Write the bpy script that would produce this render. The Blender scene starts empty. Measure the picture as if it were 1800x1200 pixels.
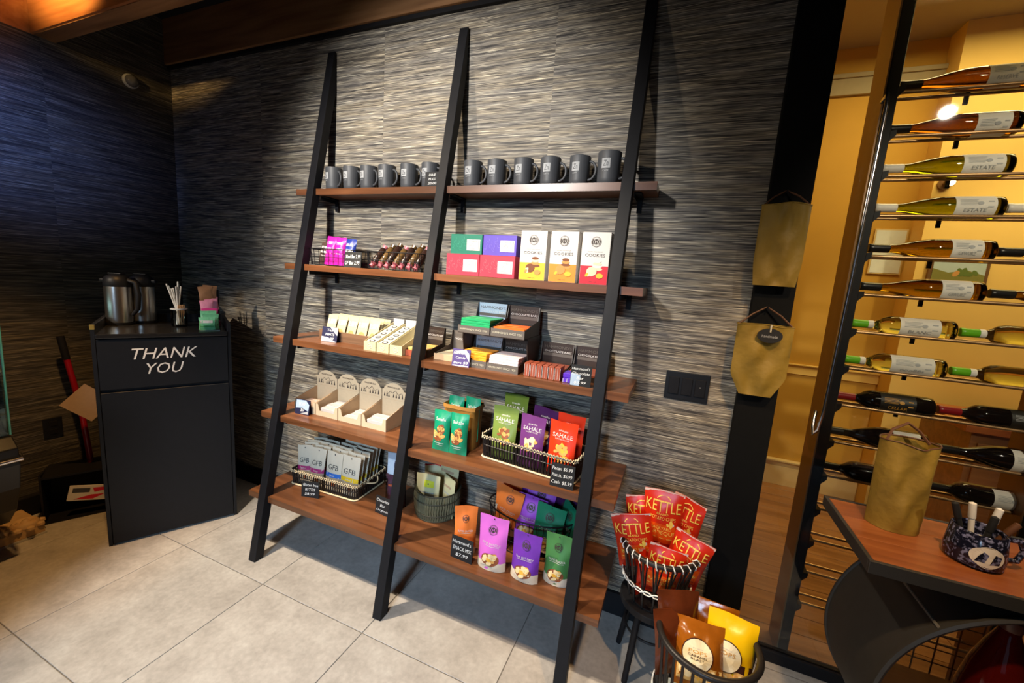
import bpy, bmesh, math, random
from mathutils import Vector, Matrix

random.seed(7)
SC = bpy.context.scene
COL = SC.collection
PI = math.pi

# ------------------------------------------------------------------ camera
cam = bpy.data.cameras.new('camera')
cam.sensor_width = 36.0
cam.lens = 14.264
cam.clip_start = 0.02
cam_ob = bpy.data.objects.new('camera', cam)
COL.objects.link(cam_ob)
right = (0.92216, 0.38049, 0.06959)
up = (-0.12181, 0.11490, 0.98588)
fwd = (-0.36712, 0.91762, -0.15230)
cam_ob.matrix_world = Matrix(((right[0], up[0], -fwd[0], 0.0),
                              (right[1], up[1], -fwd[1], 0.0),
                              (right[2], up[2], -fwd[2], 1.52),
                              (0, 0, 0, 1)))
SC.camera = cam_ob

# ------------------------------------------------------------------ world, light, exposure
world = bpy.data.worlds.new('world')
SC.world = world
world.use_nodes = True
world.node_tree.nodes['Background'].inputs[0].default_value = (0.5, 0.66, 1.0, 1)
world.node_tree.nodes['Background'].inputs[1].default_value = 0.25
SC.view_settings.view_transform = 'Standard'
SC.view_settings.look = 'None'
SC.view_settings.gamma = 1.0
SC.view_settings.use_curve_mapping = False
SC.view_settings.exposure = 0.1


def lamp(name, kind, loc, target, energy, color, **kw):
    d = bpy.data.lights.new(name, kind)
    d.energy = energy
    d.color = color
    for k, v in kw.items():
        setattr(d, k, v)
    o = bpy.data.objects.new(name, d)
    COL.objects.link(o)
    o.location = loc
    dirv = Vector(target) - Vector(loc)
    o.rotation_euler = dirv.to_track_quat('-Z', 'Y').to_euler()
    return o


DAY = (0.50, 0.73, 1.0)
WARM = (1.0, 0.82, 0.60)
# daylight falling in through the tall shop window behind the camera
dl = lamp('window_daylight', 'AREA', (-0.35, -3.02, 1.95), (-1.10, 0.95, 0.0), 15.0, DAY,
          shape='RECTANGLE', size=0.7, size_y=1.0)
dl.data.spread = 0.95
# ceiling spots: one down over the boards, one washing the wall, one at the right
lamp('ceiling_spot', 'SPOT', (-1.95, 0.80, 2.56), (-1.08, 1.30, 0.0), 290.0, WARM,
     spot_size=1.22, spot_blend=0.6, shadow_soft_size=0.03)
lamp('ceiling_spot', 'SPOT', (-1.75, 0.70, 2.56), (-1.05, 1.80, 1.70), 38.0, WARM,
     spot_size=1.6, spot_blend=0.9, shadow_soft_size=0.03)
lamp('ceiling_spot', 'SPOT', (-1.45, -1.0, 2.70), (-1.20, 1.80, 1.62), 450.0, (1.0, 0.96, 0.91),
     spot_size=0.88, spot_blend=0.7, shadow_soft_size=0.10)
lamp('ceiling_spot', 'SPOT', (-0.70, 0.70, 2.56), (-0.50, 1.45, 0.3), 85.0, WARM,
     spot_size=1.5, spot_blend=0.9, shadow_soft_size=0.03)
lamp('ceiling_spot', 'SPOT', (0.50, 0.60, 2.56), (0.40, 1.60, 0.5), 90.0, (1.0, 0.62, 0.28),
     spot_size=1.05, spot_blend=0.9, shadow_soft_size=0.04)
lamp('ceiling_spot', 'SPOT', (1.63, -0.4, 2.93), (0.95, 1.95, 1.45), 190.0, (1.0, 0.86, 0.68),
     spot_size=0.62, spot_blend=0.7, shadow_soft_size=0.04)
# warm spots added to light the left floor corner and the cabinet top
lamp('left_corner_spot', 'SPOT', (-2.05, 0.80, 2.58), (-3.00, 0.88, 0.20), 95.0, (1.0, 0.52, 0.16),
     spot_size=0.80, spot_blend=0.6, shadow_soft_size=0.04)
lamp('left_corner_spot', 'SPOT', (-2.75, -0.6, 2.40), (-2.58, 1.32, 1.05), 150.0, (1.0, 0.84, 0.66),
     spot_size=0.42, spot_blend=0.7, shadow_soft_size=0.03)
# lamp in the timber ceiling recess
lamp('recess_lamp', 'SPOT', (-2.60, 0.45, 2.62), (-2.88, 1.17, 2.99), 170.0, (1.0, 0.60, 0.20),
     spot_size=1.15, spot_blend=0.9, shadow_soft_size=0.05)
# blue spot added for the glow on the side wall, no fixture behind it
lamp('added_blue_glow', 'SPOT', (-2.55, 0.15, 2.25), (-3.27, 0.84, 2.10), 125.0, (0.18, 0.32, 1.0),
     spot_size=0.85, spot_blend=1.0, shadow_soft_size=0.15)
# lamps of the wine room
lamp('wine_room_lamp', 'AREA', (1.7, 2.9, 3.2), (1.7, 3.0, 0.0), 36.0, (1.0, 0.76, 0.32),
     shape='RECTANGLE', size=1.6, size_y=0.6)
lamp('wine_room_spot', 'SPOT', (2.2, 2.5, 3.1), (2.0, 3.4, 1.3), 60.0, (1.0, 0.78, 0.36),
     spot_size=1.2, spot_blend=0.5, shadow_soft_size=0.05)

# ------------------------------------------------------------------ materials
MATS = {}


def _set(b, key, val):
    if key in b.inputs:
        b.inputs[key].default_value = val


def mat(name, color, rough=0.55, metal=0.0, var=0.12, scale=30.0, bump=0.0, trans=0.0, emit=None, emit_s=0.0, ior=1.45, coat=0.0, bdist=0.002):
    if name in MATS:
        return MATS[name]
    m = bpy.data.materials.new(name)
    m.use_nodes = True
    nt = m.node_tree
    b = nt.nodes['Principled BSDF']
    tc = nt.nodes.new('ShaderNodeTexCoord')
    no = nt.nodes.new('ShaderNodeTexNoise')
    no.inputs['Scale'].default_value = scale
    no.inputs['Detail'].default_value = 4.0
    nt.links.new(tc.outputs['Object'], no.inputs['Vector'])
    mx = nt.nodes.new('ShaderNodeMix')
    mx.data_type = 'RGBA'
    c1 = [max(0.0, c * (1 - var)) for c in color]
    c2 = [min(1.0, c * (1 + var)) for c in color]
    mx.inputs[6].default_value = (*c1, 1)
    mx.inputs[7].default_value = (*c2, 1)
    nt.links.new(no.outputs['Fac'], mx.inputs[0])
    nt.links.new(mx.outputs[2], b.inputs['Base Color'])
    _set(b, 'Roughness', rough)
    _set(b, 'Metallic', metal)
    _set(b, 'IOR', ior)
    if trans:
        _set(b, 'Transmission Weight', trans)
    if coat:
        _set(b, 'Coat Weight', coat)
        _set(b, 'Coat Roughness', 0.15)
    if emit:
        _set(b, 'Emission Color', (*emit, 1))
        _set(b, 'Emission Strength', emit_s)
    if bump:
        bp = nt.nodes.new('ShaderNodeBump')
        bp.inputs['Strength'].default_value = bump
        bp.inputs['Distance'].default_value = bdist
        nt.links.new(no.outputs['Fac'], bp.inputs['Height'])
        nt.links.new(bp.outputs['Normal'], b.inputs['Normal'])
    MATS[name] = m
    return m


def srgb(r, g, b):
    f = lambda c: (c / 255 / 12.92) if c / 255 <= 0.04045 else ((c / 255 + 0.055) / 1.055) ** 2.4
    return (f(r), f(g), f(b))


def wallpaper(name, axis, gain=1.0):
    """strips of split stalk laid in panels: horizontal streaks that break at the panel seams"""
    m = bpy.data.materials.new(name)
    m.use_nodes = True
    nt = m.node_tree
    L = nt.links.new
    N = nt.nodes.new
    b = nt.nodes['Principled BSDF']
    tc = N('ShaderNodeTexCoord')
    sp = N('ShaderNodeSeparateXYZ')
    L(tc.outputs['Object'], sp.inputs[0])
    u = sp.outputs[axis]
    z = sp.outputs['Z']

    def math_(op, a, bb):
        n = N('ShaderNodeMath')
        n.operation = op
        for i, v in enumerate((a, bb)):
            if isinstance(v, (int, float)):
                n.inputs[i].default_value = v
            else:
                L(v, n.inputs[i])
        return n.outputs[0]
    panel = math_('FLOOR', math_('DIVIDE', math_('ADD', u, 10.57), 0.905), 0)
    off = math_('MULTIPLY', panel, 3.713)

    def streak(fu, fz, detail, seed, rough=0.6):
        c = N('ShaderNodeCombineXYZ')
        L(math_('MULTIPLY', u, fu), c.inputs[0])
        L(math_('ADD', off, seed), c.inputs[1])
        L(math_('MULTIPLY', z, fz), c.inputs[2])
        n = N('ShaderNodeTexNoise')
        n.inputs['Scale'].default_value = 1.0
        n.inputs['Detail'].default_value = detail
        n.inputs['Roughness'].default_value = rough
        L(c.outputs[0], n.inputs['Vector'])
        return n.outputs['Fac']
    fine = streak(6.0, 260.0, 3.0, 0.0, 0.7)
    mid = streak(3.5, 105.0, 2.0, 5.0)
    hue = streak(2.2, 40.0, 1.0, 11.0)
    thin = streak(7.0, 330.0, 1.0, 21.0)
    h = math_('ADD', math_('MULTIPLY', fine, 0.70), math_('MULTIPLY', mid, 0.30))
    cr = N('ShaderNodeValToRGB')
    L(h, cr.inputs[0])
    e = cr.color_ramp.elements
    e[0].position = 0.33
    e[0].color = (0.008, 0.0075, 0.008, 1)
    e[1].position = 0.72
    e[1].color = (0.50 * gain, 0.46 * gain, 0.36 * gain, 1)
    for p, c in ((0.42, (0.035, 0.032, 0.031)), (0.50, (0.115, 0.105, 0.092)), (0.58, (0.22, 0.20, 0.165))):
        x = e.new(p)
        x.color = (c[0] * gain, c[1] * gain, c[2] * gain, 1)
    hr = N('ShaderNodeValToRGB')
    L(hue, hr.inputs[0])
    hr.color_ramp.elements[0].position = 0.38
    hr.color_ramp.elements[0].color = (0.95, 0.95, 0.96, 1)
    hr.color_ramp.elements[1].position = 0.62
    hr.color_ramp.elements[1].color = (1.06, 0.99, 0.86, 1)
    mx = N('ShaderNodeMix')
    mx.data_type = 'RGBA'
    mx.blend_type = 'MULTIPLY'
    mx.inputs[0].default_value = 1.0
    L(cr.outputs[0], mx.inputs[6])
    L(hr.outputs[0], mx.inputs[7])
    # pale thin fibres
    tr = N('ShaderNodeValToRGB')
    L(thin, tr.inputs[0])
    tr.color_ramp.elements[0].position = 0.62
    tr.color_ramp.elements[0].color = (0, 0, 0, 1)
    tr.color_ramp.elements[1].position = 0.70
    tr.color_ramp.elements[1].color = (0.34 * gain, 0.31 * gain, 0.24 * gain, 1)
    ad = N('ShaderNodeMix')
    ad.data_type = 'RGBA'
    ad.blend_type = 'ADD'
    ad.inputs[0].default_value = 1.0
    L(mx.outputs[2], ad.inputs[6])
    L(tr.outputs[0], ad.inputs[7])
    L(ad.outputs[2], b.inputs['Base Color'])
    bp = N('ShaderNodeBump')
    bp.inputs['Strength'].default_value = 0.5
    bp.inputs['Distance'].default_value = 0.003
    L(h, bp.inputs['Height'])
    L(bp.outputs[0], b.inputs['Normal'])
    _set(b, 'Roughness', 0.62)
    return m


def wood(name, c1, c2, c3, rough=0.35, scale=1.0, axis='X', coat=0.0):
    m = bpy.data.materials.new(name)
    m.use_nodes = True
    nt = m.node_tree
    L = nt.links.new
    N = nt.nodes.new
    b = nt.nodes['Principled BSDF']
    tc = N('ShaderNodeTexCoord')
    mp = N('ShaderNodeMapping')
    s = {'X': (1.6, 22, 22), 'Y': (22, 1.6, 22), 'Z': (22, 22, 1.6)}[axis]
    mp.inputs['Scale'].default_value = tuple(v * scale for v in s)
    L(tc.outputs['Object'], mp.inputs[0])
    oi = N('ShaderNodeObjectInfo')
    va = N('ShaderNodeVectorMath')
    va.operation = 'ADD'
    ml = N('ShaderNodeMath')
    ml.operation = 'MULTIPLY'
    ml.inputs[1].default_value = 37.0
    L(oi.outputs['Random'], ml.inputs[0])
    L(mp.outputs[0], va.inputs[0])
    L(ml.outputs[0], va.inputs[1])
    n = N('ShaderNodeTexNoise')
    n.inputs['Scale'].default_value = 1.0
    n.inputs['Detail'].default_value = 6
    n.inputs['Distortion'].default_value = 0.8
    L(va.outputs[0], n.inputs['Vector'])
    cr = N('ShaderNodeValToRGB')
    L(n.outputs['Fac'], cr.inputs[0])
    e = cr.color_ramp.elements
    e[0].position, e[0].color = 0.3, (*c1, 1)
    e[1].position, e[1].color = 0.72, (*c3, 1)
    x = e.new(0.5)
    x.color = (*c2, 1)
    L(cr.outputs[0], b.inputs['Base Color'])
    _set(b, 'Roughness', rough)
    if coat:
        _set(b, 'Coat Weight', coat)
        _set(b, 'Coat Roughness', 0.2)
    bp = N('ShaderNodeBump')
    bp.inputs['Strength'].default_value = 0.08
    bp.inputs['Distance'].default_value = 0.002
    L(n.outputs['Fac'], bp.inputs['Height'])
    L(bp.outputs[0], b.inputs['Normal'])
    MATS[name] = m
    return m


def tile_mat():
    m = bpy.data.materials.new('stone_tile')
    m.use_nodes = True
    nt = m.node_tree
    L = nt.links.new
    N = nt.nodes.new
    b = nt.nodes['Principled BSDF']
    tc = N('ShaderNodeTexCoord')
    oi = N('ShaderNodeObjectInfo')
    ml = N('ShaderNodeMath')
    ml.operation = 'MULTIPLY'
    ml.inputs[1].default_value = 50
    L(oi.outputs['Random'], ml.inputs[0])
    va = N('ShaderNodeVectorMath')
    va.operation = 'ADD'
    L(tc.outputs['Object'], va.inputs[0])
    L(ml.outputs[0], va.inputs[1])
    n1 = N('ShaderNodeTexNoise')
    n1.inputs['Scale'].default_value = 7
    n1.inputs['Detail'].default_value = 8
    n1.inputs['Roughness'].default_value = 0.65
    L(va.outputs[0], n1.inputs['Vector'])
    n2 = N('ShaderNodeTexNoise')
    n2.inputs['Scale'].default_value = 55
    n2.inputs['Detail'].default_value = 3
    L(va.outputs[0], n2.inputs['Vector'])
    cr = N('ShaderNodeValToRGB')
    L(n1.outputs['Fac'], cr.inputs[0])
    e = cr.color_ramp.elements
    e[0].position, e[0].color = 0.3, (0.36, 0.33, 0.30, 1)
    e[1].position, e[1].color = 0.72, (0.55, 0.52, 0.48, 1)
    x = e.new(0.5)
    x.color = (0.46, 0.425, 0.39, 1)
    mx = N('ShaderNodeMix')
    mx.data_type = 'RGBA'
    mx.blend_type = 'OVERLAY'
    mx.inputs[0].default_value = 0.22
    L(cr.outputs[0], mx.inputs[6])
    L(n2.outputs['Fac'], mx.inputs[7])
    L(mx.outputs[2], b.inputs['Base Color'])
    _set(b, 'Roughness', 0.5)
    bp = N('ShaderNodeBump')
    bp.inputs['Strength'].default_value = 0.12
    bp.inputs['Distance'].default_value = 0.002
    L(n1.outputs['Fac'], bp.inputs['Height'])
    L(bp.outputs[0], b.inputs['Normal'])
    return m


def pane_mat(name, tint=(1, 1, 1), refl=0.05):
    m = bpy.data.materials.new(name)
    m.use_nodes = True
    nt = m.node_tree
    for n in list(nt.nodes):
        nt.nodes.remove(n)
    N = nt.nodes.new
    out = N('ShaderNodeOutputMaterial')
    tr = N('ShaderNodeBsdfTransparent')
    tr.inputs[0].default_value = (*tint, 1)
    gl = N('ShaderNodeBsdfGlossy')
    gl.inputs['Roughness'].default_value = 0.02
    fr = N('ShaderNodeFresnel')
    fr.inputs['IOR'].default_value = 1.45
    mx = N('ShaderNodeMixShader')
    nt.links.new(fr.outputs[0], mx.inputs[0])
    nt.links.new(tr.outputs[0], mx.inputs[1])
    nt.links.new(gl.outputs[0], mx.inputs[2])
    nt.links.new(mx.outputs[0], out.inputs[0])
    MATS[name] = m
    return m


BLACK = mat('black_metal', (0.010, 0.010, 0.012), 0.5, var=0.2)
_set(BLACK.node_tree.nodes['Principled BSDF'], 'Specular IOR Level', 0.22)
BLACKP = mat('black_laminate', (0.009, 0.010, 0.013), 0.45, var=0.2)
_set(BLACKP.node_tree.nodes['Principled BSDF'], 'Specular IOR Level', 0.3)
BLACKM = mat('black_matt_card', (0.010, 0.010, 0.011), 0.7)
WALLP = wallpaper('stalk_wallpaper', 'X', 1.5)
WALLP_SHADED = wallpaper('stalk_wallpaper_shaded', 'Y', 0.42)  # same paper at lower gain, the side wall's shade put into its colour
SHELFW = wood('shelf_wood', (0.085, 0.030, 0.011), (0.145, 0.053, 0.020), (0.22, 0.085, 0.034), 0.32)
BEAMW = wood('beam_timber', (0.17, 0.075, 0.026), (0.27, 0.13, 0.05), (0.37, 0.19, 0.08), 0.5)
CEDAR = wood('cedar_boards', (0.32, 0.11, 0.03), (0.45, 0.17, 0.05), (0.55, 0.24, 0.08), 0.45)
PLANK = wood('floor_plank_wood', (0.20, 0.085, 0.03), (0.28, 0.125, 0.045), (0.36, 0.17, 0.065), 0.35)
CARTW = wood('cart_top_wood', (0.20, 0.055, 0.015), (0.30, 0.085, 0.024), (0.38, 0.125, 0.037), 0.33)
COLB = mat('black_wall_paint', (0.006, 0.006, 0.006), 0.75, var=0.2)
_set(COLB.node_tree.nodes['Principled BSDF'], 'Specular IOR Level', 0.12)
TILE = tile_mat()
GROUT = mat('grout', (0.24, 0.215, 0.185), 0.9, scale=80)
OCHRE = mat('ochre_plaster', (0.57, 0.325, 0.05), 0.75, var=0.06, scale=8)
OCHREL = mat('light_plaster', (0.76, 0.52, 0.16), 0.75, var=0.05, scale=8)
CREAM = mat('cream_paint', (0.68, 0.52, 0.26), 0.5, var=0.05)
CEILM = mat('ceiling_paint', (0.40, 0.34, 0.27), 0.8, var=0.05)
DARKC = mat('dark_ceiling', (0.012, 0.011, 0.011), 0.9)
GLASS = pane_mat('clear_glass', (0.97, 0.98, 0.96))
CHROME = mat('chrome', (0.75, 0.75, 0.76), 0.18, metal=1.0, var=0.05)
STEEL = mat('brushed_steel', (0.62, 0.60, 0.57), 0.28, metal=1.0, var=0.08, scale=60)
BRONZE = mat('bronze_anodised', (0.20, 0.105, 0.045), 0.4, metal=0.4)
RODM = mat('bronze_rod', (0.42, 0.25, 0.12), 0.35, metal=0.7)
WHITE = mat('white_print', (0.80, 0.80, 0.78), 0.6, var=0.03)
CHALK = mat('chalk_white', (0.78, 0.78, 0.76), 0.8, var=0.1)
KRAFT = mat('kraft_card', (0.47, 0.32, 0.19), 0.75, var=0.1, scale=60)
KRAFTL = mat('pale_kraft_card', (0.52, 0.41, 0.27), 0.75, var=0.08, scale=60)
CREAMC = mat('cream_card', (0.56, 0.51, 0.38), 0.65, var=0.05)
CHOCO = mat('chocolate_brown_card', (0.030, 0.018, 0.013), 0.45)
TAUPE = mat('taupe_card', (0.11, 0.092, 0.078), 0.5)
CANE = mat('cream_cane', (0.72, 0.58, 0.36), 0.6)
REED = mat('black_reed', (0.016, 0.013, 0.012), 0.4)
MUGM = mat('charcoal_stoneware', (0.062, 0.066, 0.074), 0.5)
GREYP = mat('grey_print', (0.40, 0.41, 0.42), 0.6)
DARKP = mat('dark_print', (0.045, 0.032, 0.028), 0.6)
OLIVE = mat('olive_waxed_paper', (0.27, 0.17, 0.022), 0.6, var=0.3, scale=11, bump=0.9, bdist=0.012)
LEATHER = mat('brown_leather', (0.11, 0.045, 0.02), 0.55)
SHEET = mat('dark_sheet_metal', (0.055, 0.053, 0.050), 0.5, metal=0.5)

# ------------------------------------------------------------------ mesh helpers


class MB:
    def __init__(self):
        self.v = []
        self.f = []
        self.mi = []
        self.cur = 0

    def add(self, vs, fs):
        o = len(self.v)
        self.v += [tuple(p) for p in vs]
        for f in fs:
            self.f.append([i + o for i in f])
            self.mi.append(self.cur)
        return self

    def box(self, x0, x1, y0, y1, z0, z1, M=None):
        vs = [(x0, y0, z0), (x1, y0, z0), (x1, y1, z0), (x0, y1, z0), (x0, y0, z1), (x1, y0, z1), (x1, y1, z1), (x0, y1, z1)]
        if M is not None:
            vs = [M @ Vector(p) for p in vs]
        return self.add(vs, [(0, 3, 2, 1), (4, 5, 6, 7), (0, 1, 5, 4), (1, 2, 6, 5), (2, 3, 7, 6), (3, 0, 4, 7)])

    def prism(self, poly, a0, a1, axis='y'):
        """poly in the two other axes (x,z for y; y,z for x; x,y for z), extruded along axis"""
        n = len(poly)
        P = {'y': lambda p, a: (p[0], a, p[1]), 'x': lambda p, a: (a, p[0], p[1]), 'z': lambda p, a: (p[0], p[1], a)}[axis]
        vs = [P(p, a0) for p in poly] + [P(p, a1) for p in poly]
        fs = [list(range(n))[::-1], list(range(n, 2 * n))]
        for i in range(n):
            j = (i + 1) % n
            fs.append((i, j, n + j, n + i))
        return self.add(vs, fs)

    def tube(self, pts, r, seg=8, closed=False, caps=True):
        pts = [Vector(p) for p in pts]
        n = len(pts)
        vs, fs = [], []
        prev = None
        for i, p in enumerate(pts):
            if closed:
                d = pts[(i + 1) % n] - pts[i - 1]
            else:
                d = pts[min(i + 1, n - 1)] - pts[max(i - 1, 0)]
            d = d.normalized() if d.length > 1e-9 else Vector((0, 0, 1))
            if prev is None:
                a = Vector((0, 0, 1)) if abs(d.z) < 0.9 else Vector((1, 0, 0))
                s = d.cross(a).normalized()
            else:
                s = (prev - d * prev.dot(d))
                s = s.normalized() if s.length > 1e-6 else d.orthogonal().normalized()
            prev = s
            t = d.cross(s)
            rr = r[i] if isinstance(r, (list, tuple)) else r
            for k in range(seg):
                an = 2 * PI * k / seg
                vs.append(p + s * (math.cos(an) * rr) + t * (math.sin(an) * rr))
        m = n if closed else n - 1
        for i in range(m):
            for k in range(seg):
                a = i * seg + k
                b_ = i * seg + (k + 1) % seg
                c = ((i + 1) % n) * seg + (k + 1) % seg
                d_ = ((i + 1) % n) * seg + k
                fs.append((a, b_, c, d_))
        if caps and not closed:
            fs.append(list(range(seg))[::-1])
            fs.append([(n - 1) * seg + k for k in range(seg)])
        return self.add(vs, fs)

    def lathe(self, prof, seg=24, M=None, cap0=False, cap1=False, sx=1.0, sy=1.0):
        vs, fs = [], []
        n = len(prof)
        for (r, z) in prof:
            for k in range(seg):
                a = 2 * PI * k / seg
                vs.append(Vector((r * math.cos(a) * sx, r * math.sin(a) * sy, z)))
        if M is not None:
            vs = [M @ p for p in vs]
        for i in range(n - 1):
            for k in range(seg):
                k2 = (k + 1) % seg
                fs.append((i * seg + k, i * seg + k2, (i + 1) * seg + k2, (i + 1) * seg + k))
        if cap0:
            fs.append(list(range(seg))[::-1])
        if cap1:
            fs.append([(n - 1) * seg + k for k in range(seg)])
        return self.add(vs, fs)

    def sheet(self, fn, us, vs_, flip=False):
        o = []
        for v in vs_:
            for u in us:
                o.append(fn(u, v))
        nu = len(us)
        fs = []
        for j in range(len(vs_) - 1):
            for i in range(nu - 1):
                q = (j * nu + i, j * nu + i + 1, (j + 1) * nu + i + 1, (j + 1) * nu + i)
                fs.append(q[::-1] if flip else q)
        return self.add(o, fs)

    def build(self, name, mats, parent=None, smooth=False, bevel=0.0, loc=None, kind=None, label=None, seg=2):
        me = bpy.data.meshes.new(name)
        me.from_pydata([tuple(p) for p in self.v], [], self.f)
        if not isinstance(mats, (list, tuple)):
            mats = [mats]
        for m in mats:
            me.materials.append(m)
        if len(mats) > 1:
            me.polygons.foreach_set('material_index', self.mi)
        if smooth:
            me.polygons.foreach_set('use_smooth', [True] * len(me.polygons))
            try:
                me.set_sharp_from_angle(angle=math.radians(48))
            except Exception:
                pass
        me.update()
        if bevel:
            bm = bmesh.new()
            bm.from_mesh(me)
            es = [e for e in bm.edges if len(e.link_faces) == 2 and e.calc_face_angle(0) > 0.5]
            bmesh.ops.bevel(bm, geom=es, offset=bevel, segments=seg, affect='EDGES', profile=0.6)
            bm.to_mesh(me)
            bm.free()
        ob = bpy.data.objects.new(name, me)
        COL.objects.link(ob)
        if parent is not None:
            ob.parent = parent
        if loc is not None:
            ob.location = loc
        if kind:
            ob['kind'] = kind
        if label:
            ob['label'] = label
        return ob


def tag(o, label, cat, group=None):
    o['label'] = label
    o['category'] = cat
    if group:
        o['group'] = group
    return o


def thing(name, label, cat, loc=(0, 0, 0), rz=0.0, group=None, rx=0.0, ry=0.0):
    o = bpy.data.objects.new(name, None)
    o.empty_display_size = 0.05
    COL.objects.link(o)
    o.location = loc
    o.rotation_euler = (rx, ry, rz)
    return tag(o, label, cat, group)


def dup(root, label, loc, rz=None, rx=None, ry=None, group=None, scale=None):
    def cp(o, parent):
        c = o.copy()
        COL.objects.link(c)
        c.parent = parent
        for ch in [k for k in ALLCH.get(o, o.children)]:
            cp(ch, c)
        return c
    r = cp(root, None)
    r.location = loc
    e = list(root.rotation_euler)
    if rx is not None:
        e[0] = rx
    if ry is not None:
        e[1] = ry
    if rz is not None:
        e[2] = rz
    r.rotation_euler = e
    r['label'] = label
    if group:
        r['group'] = group
    if scale:
        r.scale = (scale,) * 3
    return r


ALLCH = {}


def struct(o, label=None):
    o['kind'] = 'structure'
    if label:
        o['label'] = label
    return o


# ---- flat print (lettering, emblems, pictures) laid on a surface by a mapping (u,v)->point
_TX = {}


def text2d(s, shear=0.0):
    key = (s, shear)
    if key not in _TX:
        cu = bpy.data.curves.new('t', 'FONT')
        cu.body = s
        cu.size = 1.0
        cu.shear = shear
        cu.resolution_u = 2
        ob = bpy.data.objects.new('t', cu)
        COL.objects.link(ob)
        dg = bpy.context.evaluated_depsgraph_get()
        me = bpy.data.meshes.new_from_object(ob.evaluated_get(dg))
        vs = [(v.co.x, v.co.y) for v in me.vertices]
        fs = [list(p.vertices) for p in me.polygons]
        bpy.data.objects.remove(ob)
        bpy.data.curves.remove(cu)
        bpy.data.meshes.remove(me)
        x0 = min(v[0] for v in vs)
        x1 = max(v[0] for v in vs)
        y0 = min(v[1] for v in vs)
        y1 = max(v[1] for v in vs)
        cx, cy = (x0 + x1) / 2, (y0 + y1) / 2
        vs = [(v[0] - cx, v[1] - cy) for v in vs]
        _TX[key] = (vs, fs, x1 - x0, y1 - y0)
    return _TX[key]


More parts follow.
